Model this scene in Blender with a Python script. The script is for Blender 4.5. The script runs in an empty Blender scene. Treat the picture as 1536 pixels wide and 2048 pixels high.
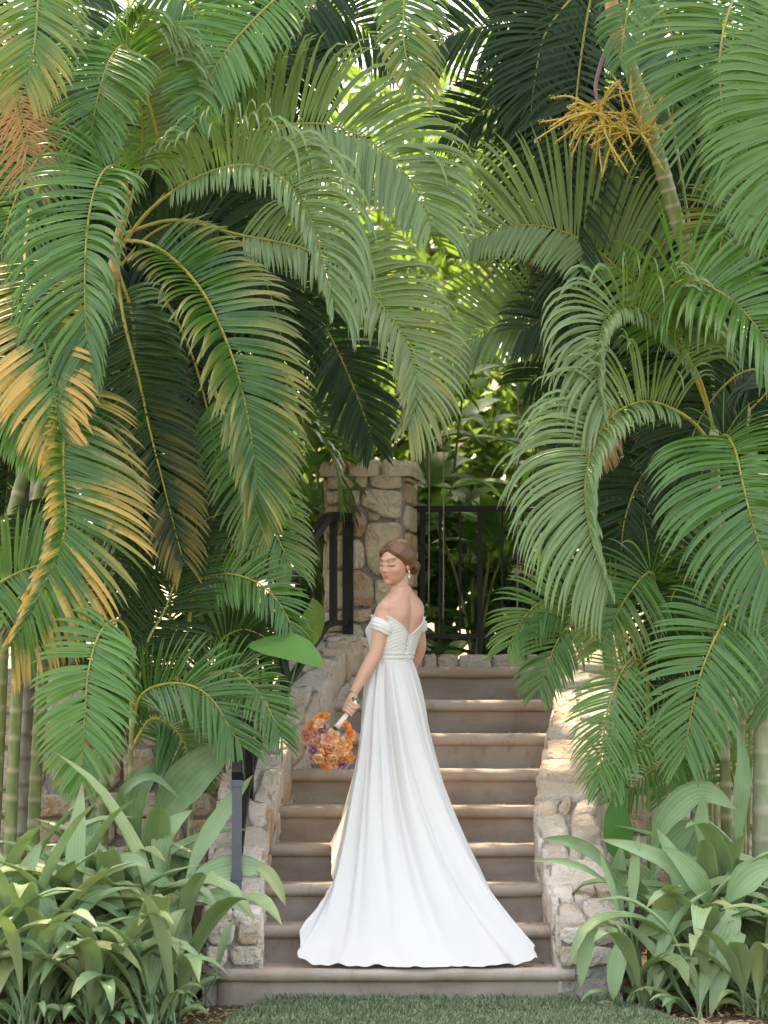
import bpy, bmesh, math, random
import numpy as np
from mathutils import Vector, Matrix

random.seed(7); RNG = np.random.default_rng(7)
SC = bpy.context.scene
COL = SC.collection

# ------------------------------------------------------------------ camera
FPX, CAMY, CAMH, HORIZON = 6840.0, -16.5, 1.58, 1355.0
TILT = math.atan((HORIZON - 1024) / FPX)
cam_d = bpy.data.cameras.new('camera'); cam = bpy.data.objects.new('camera', cam_d); COL.objects.link(cam)
cam.location = (0, CAMY, CAMH); cam.rotation_euler = (math.pi / 2 + TILT, 0, 0)
cam_d.sensor_fit = 'VERTICAL'; cam_d.sensor_height = 36; cam_d.lens = 36 * FPX / 2048
cam_d.clip_start = 0.5; cam_d.clip_end = 400
cam_d.dof.use_dof = True; cam_d.dof.focus_distance = 17.2; cam_d.dof.aperture_fstop = 4.0
SC.camera = cam

# ------------------------------------------------------------------ world, sun, exposure
SUN_EL, SUN_AZ = math.radians(65), math.radians(-15)      # azimuth from +Y (behind) towards +X
W = bpy.data.worlds.new('World'); SC.world = W; W.use_nodes = True
nt = W.node_tree; nt.nodes.clear()
sky = nt.nodes.new('ShaderNodeTexSky'); sky.sky_type = 'NISHITA'; sky.sun_disc = False
sky.sun_elevation = SUN_EL; sky.sun_rotation = SUN_AZ; sky.air_density = 1.0; sky.dust_density = 2.5; sky.ozone_density = 1.0
bg = nt.nodes.new('ShaderNodeBackground'); bg.inputs['Strength'].default_value = 0.15
wo = nt.nodes.new('ShaderNodeOutputWorld')
nt.links.new(sky.outputs[0], bg.inputs[0]); nt.links.new(bg.outputs[0], wo.inputs[0])
sun_d = bpy.data.lights.new('sun', 'SUN'); sun = bpy.data.objects.new('sun', sun_d); COL.objects.link(sun)
sun_d.energy = 2.3; sun_d.angle = math.radians(0.55); sun_d.color = (1.0, 0.93, 0.82)
sdir = Vector((math.sin(SUN_AZ) * math.cos(SUN_EL), math.cos(SUN_AZ) * math.cos(SUN_EL), math.sin(SUN_EL)))
sun.rotation_euler = (-sdir).to_track_quat('-Z', 'Y').to_euler()
sun.location = sdir * 40
SC.view_settings.view_transform = 'Standard'; SC.view_settings.look = 'None'
SC.view_settings.exposure = 2.7; SC.view_settings.gamma = 1.0
SC.view_settings.use_curve_mapping = False
SC.view_settings.use_white_balance = True; SC.view_settings.white_balance_temperature = 9600; SC.view_settings.white_balance_tint = 10
SC.render.engine = 'CYCLES'
SC.cycles.use_denoising = True
SC.cycles.max_bounces = 8; SC.cycles.diffuse_bounces = 4; SC.cycles.glossy_bounces = 2
SC.cycles.transmission_bounces = 5; SC.cycles.transparent_max_bounces = 8
SC.cycles.sample_clamp_indirect = 6.0

# ------------------------------------------------------------------ helpers
def at(px, py, Y):
    """world point at depth Y that a photograph pixel looks at (used once, to lay the place out)"""
    xc = (px - 768) / FPX; yc = (1024 - py) / FPX
    ca, sa = math.cos(TILT), math.sin(TILT)
    dy = ca - yc * sa; dz = sa + yc * ca
    t = (Y - CAMY) / dy
    return np.array([xc * t, Y, CAMH + dz * t])

ORG = {}
def register(o, origin): ORG[o.name] = np.array(origin, float)
def tag(o, label=None, cat=None, group=None, kind=None):
    if label: o['label'] = label
    if cat: o['category'] = cat
    if group: o['group'] = group
    if kind: o['kind'] = kind
    return o
def thing(name, loc, label, cat, group=None):
    o = bpy.data.objects.new(name, None); COL.objects.link(o); o.location = tuple(loc); o.empty_display_size = 0.1
    register(o, loc); return tag(o, label, cat, group, 'thing')
def link_mesh(name, me, parent=None, origin=None):
    o = bpy.data.objects.new(name, me); COL.objects.link(o)
    if parent is not None:
        o.parent = parent; register(o, ORG[parent.name])
    else:
        register(o, origin if origin is not None else (0, 0, 0)); o.location = tuple(ORG[o.name])
    return o
def mesh_obj(name, V, F, mat, parent=None, origin=None, col=None, smooth=True, mats=None, mi=None):
    """V world coordinates (n,3); F: (m,4)/(m,3) array or list of tuples; col: per-vertex rgb"""
    V = np.asarray(V, np.float64)
    org = ORG[parent.name] if parent is not None else np.array(origin if origin is not None else (0, 0, 0), float)
    me = bpy.data.meshes.new(name)
    fill_mesh(me, V - org, F, smooth)
    if col is not None: set_col(me, col)
    if mats:
        for m in mats: me.materials.append(m)
        if mi is not None: me.polygons.foreach_set('material_index', np.asarray(mi, np.int32))
    else: me.materials.append(mat)
    return link_mesh(name, me, parent, org)
def fill_mesh(me, V, F, smooth=True):
    if isinstance(F, np.ndarray):
        n = len(V); m, k = F.shape
        me.vertices.add(n); me.vertices.foreach_set('co', V.astype(np.float32).ravel())
        me.loops.add(m * k); me.loops.foreach_set('vertex_index', F.astype(np.int32).ravel())
        me.polygons.add(m); me.polygons.foreach_set('loop_start', np.arange(0, m * k, k, dtype=np.int32))
        try: me.polygons.foreach_set('loop_total', np.full(m, k, np.int32))
        except Exception: pass
        me.update(calc_edges=True)
    else:
        me.from_pydata([tuple(v) for v in V], [], [tuple(f) for f in F]); me.update()
    if smooth: me.polygons.foreach_set('use_smooth', np.ones(len(me.polygons), bool))
def set_col(me, col):
    a = me.color_attributes.new('Col', 'FLOAT_COLOR', 'POINT')
    c = np.ones((len(col), 4), np.float32); c[:, :3] = col
    a.data.foreach_set('color', c.ravel())
def grid_faces(r, c, off=0, closed=False):
    i = np.arange(r - 1)[:, None]; j = np.arange(c if closed else c - 1)[None, :]
    a = i * c + j; b = i * c + (j + 1) % c
    return (np.stack([a, b, b + c, a + c], -1).reshape(-1, 4) + off)
def nrm(v): return v / (np.linalg.norm(v, axis=-1, keepdims=True) + 1e-12)
def catmull(P, n):
    """points through P, evenly spaced by arc length"""
    P = np.asarray(P, float)
    Q = np.vstack([2 * P[0] - P[1], P, 2 * P[-1] - P[-2]])
    out = []
    for i in range(1, len(Q) - 2):
        t = np.linspace(0, 1, 14, endpoint=False)[:, None]
        a, b, c, d = Q[i - 1], Q[i], Q[i + 1], Q[i + 2]
        out.append(0.5 * (2 * b + (c - a) * t + (2 * a - 5 * b + 4 * c - d) * t ** 2 + (3 * b - a - 3 * c + d) * t ** 3))
    C = np.vstack(out + [Q[-2][None]])
    s = np.r_[0, np.cumsum(np.linalg.norm(np.diff(C, axis=0), axis=1))]
    u = np.linspace(0, s[-1], n)
    return np.stack([np.interp(u, s, C[:, k]) for k in range(C.shape[1])], 1)
def tube(P, R, sides=8, cap=True):
    """swept round tube through points P with radii R"""
    P = np.asarray(P, float); n = len(P); R = np.broadcast_to(np.asarray(R, float), (n,))
    T = nrm(np.gradient(P, axis=0)); ref = np.array([0, 0, 1.0]) if abs(T[:, 2]).mean() < 0.8 else np.array([0, 1.0, 0])
    U = nrm(np.cross(T, ref)); Wv = np.cross(T, U)
    a = np.linspace(0, 2 * np.pi, sides, endpoint=False)
    V = P[:, None] + R[:, None, None] * (np.cos(a)[None, :, None] * U[:, None] + np.sin(a)[None, :, None] * Wv[:, None])
    F = [tuple(f) for f in grid_faces(n, sides, 0, True)]
    V = V.reshape(-1, 3)
    if cap:
        F += [tuple(range(sides))[::-1], tuple(range((n - 1) * sides, n * sides))]
    return V, F
class Bag:
    def __init__(s): s.v = []; s.f = []; s.c = []; s.n = 0
    def add(s, V, F, c=None):
        V = np.asarray(V, float).reshape(-1, 3); s.v.append(V)
        s.f += [tuple(int(i) + s.n for i in f) for f in F]; s.n += len(V)
        s.c.append(np.broadcast_to(np.array(c if c is not None else (0.5, 0.5, 0.5), float), (len(V), 3)))
        return s
    def box(s, c, h, R=None, col=None):
        v = np.array([(x, y, z) for x in (-1, 1) for y in (-1, 1) for z in (-1, 1)], float) * np.array(h)
        if R is not None: v = v @ np.asarray(R).T
        return s.add(v + np.array(c), [(0, 1, 3, 2), (4, 6, 7, 5), (0, 4, 5, 1), (2, 3, 7, 6), (0, 2, 6, 4), (1, 5, 7, 3)], col)
    def tube(s, P, R, sides=8, col=None):
        V, F = tube(P, R, sides); return s.add(V, F, col)
    def ball(s, c, r, seg=10, rings=7, col=None):
        th = np.linspace(0, np.pi, rings + 1); ph = np.linspace(0, 2 * np.pi, seg, endpoint=False)
        V = np.stack([np.sin(th)[:, None] * np.cos(ph), np.sin(th)[:, None] * np.sin(ph), np.cos(th)[:, None] * np.ones(seg)], -1).reshape(-1, 3)
        return s.add(V * np.asarray(r) + np.array(c), grid_faces(rings + 1, seg, 0, True), col)
    def obj(s, name, mat, parent=None, origin=None, smooth=False, usecol=True):
        return mesh_obj(name, np.vstack(s.v), s.f, mat, parent, origin, np.vstack(s.c) if usecol else None, smooth)
def rotz(a):
    c, s = math.cos(a), math.sin(a); return np.array([[c, -s, 0], [s, c, 0], [0, 0, 1.0]])
def snoise(p, seed=0, f=1.0):
    """cheap smooth pseudo-noise, p (...,3) -> (...)"""
    p = np.asarray(p) * f; o = 0
    r = np.random.default_rng(seed + 91)
    for k in range(5):
        d = r.normal(size=3) * (0.7 + 0.5 * k); o = o + np.sin(p @ d + r.uniform(0, 6.3)) / (1 + 0.5 * k)
    return o / 2.6

# ------------------------------------------------------------------ materials
class NT:
    def __init__(s, name):
        s.m = bpy.data.materials.new(name); s.m.use_nodes = True; s.t = s.m.node_tree; s.t.nodes.clear()
        s.out = s.n('ShaderNodeOutputMaterial')
    def n(s, ty, **kw):
        nd = s.t.nodes.new(ty)
        for k, v in kw.items(): setattr(nd, k, v)
        return nd
    def l(s, a, b): s.t.links.new(a, b)
    def val(s, sock, v):
        if hasattr(v, 'is_output'): s.l(v, sock)
        elif v is not None: sock.default_value = v
    def mix(s, f, a, b, mode='MIX'):
        nd = s.n('ShaderNodeMix', data_type='RGBA', blend_type=mode)
        s.val(nd.inputs[0], f)
        for i, v in ((6, a), (7, b)):
            if isinstance(v, (tuple, list)) and len(v) == 3: v = (*v, 1)
            s.val(nd.inputs[i], v)
        return nd.outputs[2]
    def math(s, op, a, b=0.0, clamp=False):
        nd = s.n('ShaderNodeMath', operation=op, use_clamp=clamp); s.val(nd.inputs[0], a); s.val(nd.inputs[1], b); return nd.outputs[0]
    def ramp(s, f, lo, hi, a=0.0, b=1.0):
        nd = s.n('ShaderNodeMapRange', interpolation_type='SMOOTHSTEP'); s.val(nd.inputs[0], f)
        nd.inputs[1].default_value = lo; nd.inputs[2].default_value = hi; nd.inputs[3].default_value = a; nd.inputs[4].default_value = b
        return nd.outputs[0]
    def coords(s, kind='Object', scale=None):
        o = s.n('ShaderNodeTexCoord').outputs[kind]
        if scale is not None:
            mp = s.n('ShaderNodeMapping'); mp.inputs['Scale'].default_value = scale; s.l(o, mp.inputs[0]); o = mp.outputs[0]
        return o
    def noise(s, vec, scale, detail=4, rough=0.55):
        nd = s.n('ShaderNodeTexNoise'); s.l(vec, nd.inputs['Vector']); nd.inputs['Scale'].default_value = scale
        nd.inputs['Detail'].default_value = detail; nd.inputs['Roughness'].default_value = rough; return nd.outputs['Fac']
    def bump(s, h, strength=0.3, dist=0.01):
        nd = s.n('ShaderNodeBump'); nd.inputs['Strength'].default_value = strength; nd.inputs['Distance'].default_value = dist
        s.l(h, nd.inputs['Height']); return nd.outputs[0]
    def col(s):
        a = s.n('ShaderNodeAttribute', attribute_name='Col'); sp = s.n('ShaderNodeSeparateColor'); s.l(a.outputs['Color'], sp.inputs[0])
        return a.outputs['Color'], sp.outputs[0], sp.outputs[1], sp.outputs[2]
    def bsdf(s, base, rough=0.6, spec=0.4, normal=None, **kw):
        b = s.n('ShaderNodeBsdfPrincipled')
        if isinstance(base, (tuple, list)): base = (*base[:3], 1)
        s.val(b.inputs['Base Color'], base); s.val(b.inputs['Roughness'], rough); s.val(b.inputs['Specular IOR Level'], spec)
        if normal is not None: s.l(normal, b.inputs['Normal'])
        for k, v in kw.items(): s.val(b.inputs[k.replace('_', ' ')], v)
        return b.outputs[0]
    def done(s, shader): s.l(shader, s.out.inputs[0]); return s.m

def leaf_mat(name, dark, light, under, yellow=(0.60, 0.36, 0.09), brown=(0.20, 0.11, 0.05), rough=0.42, transl=0.30, tcol=(0.30, 0.50, 0.05), stripes=0.0, spec=0.45):
    """R: along the leaf, G: random per leaf, B: how far the leaf has turned yellow"""
    s = NT(name); _, r, g, b = s.col()
    c = s.mix(g, dark, light)
    nz = s.noise(s.coords('Object'), 9.0, 3)
    c = s.mix(s.ramp(nz, 0.35, 0.75, 0.0, 0.35), c, light)
    back = s.n('ShaderNodeNewGeometry').outputs['Backfacing']
    c = s.mix(s.math('MULTIPLY', back, 0.65), c, under)
    rj = s.math('ADD', r, s.math('MULTIPLY', s.math('SUBTRACT', g, 0.5), 0.55))
    yf = s.math('MULTIPLY', s.ramp(s.math('ADD', rj, s.math('MULTIPLY', s.math('SUBTRACT', s.noise(s.coords('Object'), 38, 3), 0.5), 0.5)), 0.22, 0.62), b, True)
    c = s.mix(yf, c, yellow)
    bf = s.math('MULTIPLY', s.ramp(r, 0.86, 1.0), s.math('MULTIPLY', g, 0.8), True)
    c = s.mix(bf, c, brown)
    p = s.bsdf(c, rough, spec)
    t = s.n('ShaderNodeBsdfTranslucent'); s.l(s.mix(s.math('MULTIPLY', yf, 0.7), tcol, yellow), t.inputs[0])
    mx = s.n('ShaderNodeMixShader'); mx.inputs[0].default_value = transl; s.l(p, mx.inputs[1]); s.l(t.outputs[0], mx.inputs[2])
    return s.done(mx.outputs[0])

M = {}
M['palm'] = leaf_mat('palm leaflet', (0.010, 0.062, 0.012), (0.080, 0.190, 0.040), (0.225, 0.295, 0.135), rough=.32, spec=.5, transl=.26, tcol=(.16, .42, .03))
M['palm_fresh'] = leaf_mat('young palm leaflet', (0.030, 0.110, 0.028), (0.095, 0.230, 0.060), (0.16, 0.23, 0.11))
M['palm_deep'] = leaf_mat('palm leaflet darkened for shade', (0.004, 0.018, 0.003), (0.016, 0.048, 0.008), (0.03, 0.055, 0.018), rough=.42, spec=.25, transl=.10, tcol=(.08, .20, .02))  # darker palm green, with the shade among the fronds put into its colour
M['palm_dry'] = leaf_mat('dry palm leaflet', (0.30, 0.17, 0.07), (0.45, 0.27, 0.13), (0.42, 0.33, 0.22), transl=0.15, tcol=(0.5, 0.25, 0.08))
M['strap'] = leaf_mat('strap leaf', (0.085, 0.175, 0.066), (0.290, 0.400, 0.205), (0.27, 0.36, 0.20), yellow=(0.5, 0.42, 0.14), brown=(0.25, 0.17, 0.09), rough=0.45, transl=0.15, tcol=(.2, .36, .10))
M['broad'] = leaf_mat('broad leaf', (0.020, 0.075, 0.022), (0.060, 0.150, 0.040), (0.07, 0.13, 0.05), rough=0.55, spec=.25, transl=0.28, tcol=(.14, .34, .04))
M['banana'] = leaf_mat('large smooth leaf', (0.045, 0.150, 0.035), (0.095, 0.230, 0.055), (0.10, 0.20, 0.06), rough=0.5, spec=.3, transl=0.25, tcol=(.16, .38, .04))
M['tree'] = leaf_mat('tree leaf', (0.030, 0.095, 0.020), (0.085, 0.165, 0.038), (0.10, 0.16, 0.05), rough=0.5, transl=0.45, tcol=(0.22, 0.38, 0.06))

def simple(name, base, rough=0.6, spec=0.4, bumpscale=0, bs=0.3, metallic=0.0, var=0.0):
    s = NT(name); nrmv = None; c = base
    if var or bumpscale:
        nz = s.noise(s.coords('Object'), bumpscale or 20, 4)
        if var: c = s.mix(nz, tuple(k * (1 - var) for k in base), tuple(min(1, k * (1 + var)) for k in base))
        if bumpscale: nrmv = s.bump(nz, bs, 0.004)
    return s.done(s.bsdf(c, rough, spec, nrmv, Metallic=metallic))
M['iron'] = simple('black painted iron', (0.010, 0.010, 0.012), 0.5, 0.3, 60, 0.1, var=0.25)
M['iron_grey'] = simple('weathered grey painted iron', (0.075, 0.078, 0.098), 0.5, 0.5, 40, 0.15, var=0.25)
M['ring'] = simple('leaf scar ring', (0.32, 0.26, 0.16), 0.8, 0.2, 60, 0.3, var=0.3)
M['root'] = simple('aerial root', (0.35, 0.31, 0.26), 0.8, 0.2, 80, 0.3, var=0.3)
M['bark'] = simple('bark', (0.14, 0.10, 0.065), 0.9, 0.2, 14, 0.9, var=0.5)

def cane_mat(name, a, b, c2):
    s = NT(name); _, r, g, bb = s.col()
    nz = s.noise(s.coords('Object', (1, 1, 0.25)), 22, 4)
    c = s.mix(s.ramp(nz, 0.35, 0.7), a, b); c = s.mix(s.math('MULTIPLY', r, 0.85), c, c2)
    return s.done(s.bsdf(c, 0.5, 0.4, s.bump(nz, 0.2, 0.004)))
M['cane'] = cane_mat('palm cane', (0.13, 0.17, 0.05), (0.24, 0.25, 0.10), (0.40, 0.34, 0.22))
M['cane_grey'] = cane_mat('grey palm trunk', (0.17, 0.15, 0.11), (0.30, 0.26, 0.20), (0.12, 0.09, 0.06))
M['cane_pale'] = cane_mat('pale green palm trunk', (0.22, 0.25, 0.14), (0.32, 0.33, 0.22), (0.40, 0.36, 0.26))
M['rachis'] = cane_mat('frond stem', (0.30, 0.25, 0.035), (0.38, 0.30, 0.06), (0.16, 0.22, 0.05))
M['shaft'] = cane_mat('orange crown shaft', (0.55, 0.22, 0.06), (0.60, 0.32, 0.12), (0.35, 0.2, 0.1))

def stone_mat(name, a, b, rust, pit=0.5):
    s = NT(name); colr, r, g, bb = s.col()
    v = s.coords('Object')
    n1 = s.noise(v, 7, 5); n2 = s.noise(v, 55, 5, 0.7); n3 = s.noise(v, 16, 4)
    c = s.mix(r, a, b)
    c = s.mix(s.math('MULTIPLY', g, s.ramp(n1, 0.3, 0.65)), c, rust)
    c = s.mix(s.ramp(n3, 0.45, 0.75, 0, 0.45), c, (0.62, 0.57, 0.52))
    c = s.mix(s.ramp(n2, 0.56, 0.74, 0, pit), c, (0.10, 0.09, 0.08))
    vor = s.n('ShaderNodeTexVoronoi'); vor.inputs['Scale'].default_value = 65; s.l(v, vor.inputs['Vector'])
    hole = s.ramp(vor.outputs['Distance'], 0.05, 0.32)
    h = s.math('ADD', s.math('MULTIPLY', n2, 0.6), s.math('MULTIPLY', hole, s.ramp(n3, 0.4, 0.6, 0, 0.8)))
    return s.done(s.bsdf(c, 0.9, 0.2, s.bump(h, 0.9, 0.010)))
M['stone'] = stone_mat('coral limestone', (0.47, 0.395, 0.335), (0.66, 0.565, 0.49), (0.48, 0.30, 0.18))
M['stone_warm'] = stone_mat('warm pillar stone', (0.50, 0.41, 0.31), (0.70, 0.60, 0.47), (0.42, 0.25, 0.12), 0.45)
M['mortar'] = stone_mat('mortar', (0.30, 0.265, 0.24), (0.37, 0.335, 0.31), (0.20, 0.17, 0.14), 0.35)

def step_mat(name, base, stain, pale):
    s = NT(name); v = s.coords('Object'); vs = s.coords('Object', (0.35, 1, 1.6))
    n1 = s.noise(vs, 5, 5, 0.6); n2 = s.noise(v, 120, 3, 0.7); n3 = s.noise(v, 2.2, 3)
    c = s.mix(s.ramp(n1, 0.3, 0.72), base, stain); c = s.mix(s.ramp(n3, 0.42, 0.7, 0, 0.7), c, pale)
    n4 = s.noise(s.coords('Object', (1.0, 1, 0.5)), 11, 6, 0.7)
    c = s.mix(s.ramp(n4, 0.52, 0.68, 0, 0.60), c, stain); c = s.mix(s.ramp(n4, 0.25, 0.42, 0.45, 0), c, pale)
    c = s.mix(s.ramp(n2, 0.55, 0.78, 0, 0.30), c, (0.17, 0.135, 0.115))
    return s.done(s.bsdf(c, 0.85, 0.25, s.bump(s.math('ADD', s.math('MULTIPLY', n2, 0.5), n4), 0.5, 0.008)))
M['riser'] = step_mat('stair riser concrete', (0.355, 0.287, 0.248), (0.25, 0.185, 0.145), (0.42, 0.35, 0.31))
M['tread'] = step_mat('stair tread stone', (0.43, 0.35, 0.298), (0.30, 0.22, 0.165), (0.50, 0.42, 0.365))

def ground_mat():
    s = NT('soil and leaf mulch'); v = s.coords('Object')
    n1 = s.noise(v, 3, 4); n2 = s.noise(v, 60, 5, 0.75)
    c = s.mix(n1, (0.09, 0.062, 0.04), (0.17, 0.12, 0.085)); c = s.mix(s.ramp(n2, 0.5, 0.7), c, (0.25, 0.18, 0.12)); c = s.mix(s.ramp(n2, 0.2, 0.42, 0.7, 0), c, (0.04, 0.03, 0.02))
    return s.done(s.bsdf(c, 0.95, 0.1, s.bump(n2, 1.0, 0.02)))
M['soil'] = ground_mat()
def grass_mat():
    s = NT('grass'); _, r, g, b = s.col()
    c = s.mix(g, (0.085, 0.140, 0.072), (0.18, 0.225, 0.135)); c = s.mix(s.math('MULTIPLY', b, 0.8), c, (0.30, 0.26, 0.15))
    return s.done(s.bsdf(c, 0.7, 0.2))
M['grass'] = grass_mat()
def lawn_mat():
    s = NT('lawn ground'); v = s.coords('Object'); n1 = s.noise(v, 5, 5); n2 = s.noise(v, 90, 4, 0.7)
    c = s.mix(n1, (0.05, 0.10, 0.035), (0.09, 0.13, 0.06)); c = s.mix(s.ramp(n2, 0.5, 0.7), c, (0.12, 0.11, 0.07))
    return s.done(s.bsdf(c, 0.95, 0.1, s.bump(n2, 0.8, 0.01)))
M['lawn'] = lawn_mat()

# ================================================================== the setting
RISE, GO, NST = 0.182, 0.33, 9
def sheet(name, pts, mat, z=None, kind='structure', **kw):
    V = np.array([(p[0], p[1], p[2] if len(p) > 2 else z) for p in pts])
    o = mesh_obj(name, V, [tuple(range(len(V)))], mat, smooth=False); o['kind'] = kind; return o
sheet('ground', [(-200, -60, -0.02), (200, -60, -0.02), (200, 300, -0.02), (-200, 300, -0.02)], M['soil'])

# planting beds either side of the stair, gently uneven
def bed_f(y): return -.012 + .36 * np.clip((y + .2) / 2.5, 0, 1) ** 1.3
def bed(name, x0, x1, y0, y1, z0, z1, seed):
    nx, ny = 40, 36
    X, Y = np.meshgrid(np.linspace(x0, x1, nx), np.linspace(y0, y1, ny))
    t = (Y - y0) / (y1 - y0)
    Z = bed_f(Y) + 0.018 * snoise(np.stack([X, Y, X * 0], -1), seed, 9) + 0.012 * snoise(np.stack([X, Y, X * 0], -1), seed + 1, 25)
    o = mesh_obj(name, np.stack([X, Y, Z], -1).reshape(-1, 3), grid_faces(ny, nx), M['soil']); o['kind'] = 'structure'; return o
bed('planting_bed_left', -5.0, -0.50, -2.5, 2.3, -0.012, 0.35, 3)
bed('planting_bed_right', 0.83, 5.5, -2.5, 2.3, -0.012, 0.35, 4)

# terrace ground behind the retaining walls
TZ = 1.625
sheet('terrace_ground', [(-40, 2.5, TZ), (-1.0, 2.5, TZ), (-1.0, 2.98, TZ), (1.5, 2.98, TZ), (1.5, 2.5, TZ), (40, 2.5, TZ), (40, 80, TZ), (-40, 80, TZ)], M['soil'])

# lawn
def lawn_edge():
    L = [(440, 2075), (452, 2048), (475, 2025), (520, 2006), (560, 1996)]
    out = [at(x, y, 0)[:0] for x, y in []]
    def g(px, py, z=0.03):
        d = FPX * (CAMH - z) / (py - HORIZON); return ((px - 768) * d / FPX, d + CAMY)
    pts = [(-1.35, -3.2)] + [g(*p) for p in L] + [(-0.45, -0.03), (0.3, -0.03), (0.86, -0.03)] + [g(1180, 1985), g(1225, 2000), g(1300, 2025), g(1390, 2048), g(1450, 2075)] + [(2.4, -3.2)]
    return pts
LAWN = lawn_edge()
def inpoly(x, y, P):
    ins = np.zeros(x.shape, bool); j = len(P) - 1
    for i in range(len(P)):
        (xi, yi), (xj, yj) = P[i], P[j]
        c = ((yi > y) != (yj > y)) & (x < (xj - xi) * (y - yi) / (yj - yi + 1e-12) + xi); ins ^= c; j = i
    return ins
sheet('lawn', [(x, y, 0.035) for x, y in LAWN], M['lawn'])
def grass_blades():
    n = 60000
    x = RNG.uniform(-1.5, 2.6, n); y = -1.45 + 1.45 * RNG.random(n)
    k = inpoly(x + RNG.normal(0, .012, n), y + RNG.normal(0, .012, n), LAWN); x, y = x[k], y[k]; n = len(x)
    patch = snoise(np.stack([x, y, x * 0], -1), 5, 5) * 0.5 + snoise(np.stack([x, y, x * 0], -1), 6, 13) * 0.5
    h = RNG.uniform(0.012, 0.028, n) * (1 + 0.4 * patch)
    h = np.where(y > -0.09, h * 1.7, h)
    a = RNG.uniform(0, 6.28, n); lean = RNG.uniform(0.1, 0.9, n)
    d = np.stack([np.cos(a), np.sin(a), 0 * a], 1); s = np.stack([-np.sin(a), np.cos(a), 0 * a], 1)
    b = np.stack([x, y, np.full(n, 0.034)], 1); w = 0.0028
    up = np.array([0, 0, 1.0])
    V = np.stack([b - s * w, b + s * w, b + d * (lean * h * .4)[:, None] + up * (h * .6)[:, None] + s * w * .8, b + d * (lean * h)[:, None] + up * h[:, None]], 1)
    col = np.zeros((n, 4, 3)); col[:, :, 1] = np.clip(RNG.random(n) * 0.7 + patch * 0.3, 0, 1)[:, None]; col[:, :, 2] = np.clip((RNG.random(n) < 0.16 + 0.22 * (patch < -0.25)) * 1.0, 0, 1)[:, None]
    F = np.arange(n * 4).reshape(n, 4)
    o = mesh_obj('grass', V.reshape(-1, 3), F, M['grass'], col=col.reshape(-1, 3), smooth=False)
    tag(o, 'short green lawn grass in front of the bottom step', 'grass', kind='stuff')
grass_blades()
def mulch():
    n = 5000
    x = np.where(RNG.random(n) < .5, RNG.uniform(-2.2, -0.45, n), RNG.uniform(0.80, 2.6, n)); y = RNG.uniform(-1.4, 0.3, n)
    k = ~inpoly(x, y, LAWN); x, y = x[k], y[k]; n = len(x)
    a = RNG.uniform(0, 6.28, n); l = RNG.uniform(.008, .028, n); w = l * RNG.uniform(.25, .6, n)
    d = np.stack([np.cos(a), np.sin(a), RNG.normal(0, .25, n)], 1); s = np.stack([-np.sin(a), np.cos(a), RNG.normal(0, .25, n)], 1)
    xy = np.stack([x, y, x * 0], -1)
    z = bed_f(y) + np.where(x < 0, .018 * snoise(xy, 3, 9) + .012 * snoise(xy, 4, 25), .018 * snoise(xy, 4, 9) + .012 * snoise(xy, 5, 25)) + RNG.uniform(.003, .014, n)
    b = np.stack([x, y, z], 1)
    V = np.stack([b - d * l[:, None], b + s * w[:, None], b + d * l[:, None], b - s * w[:, None] + np.array([0, 0, .004])], 1)
    col = np.zeros((n, 4, 3)); col[..., 1] = (RNG.random(n) ** 2)[:, None] * .6; col[..., 0] = 0.2
    kk = ~((x > -.9) & (x < 1.15) & (y > -.02))
    V = V[kk]; col = col[kk]; n = len(V)
    o = mesh_obj('leaf_litter', V.reshape(-1, 3), np.arange(n * 4).reshape(n, 4), M['palm_dry'], col=col.reshape(-1, 3), smooth=False)
    tag(o, 'brown leaf litter and bark mulch on the planting beds', 'litter', kind='stuff')
mulch()

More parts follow.
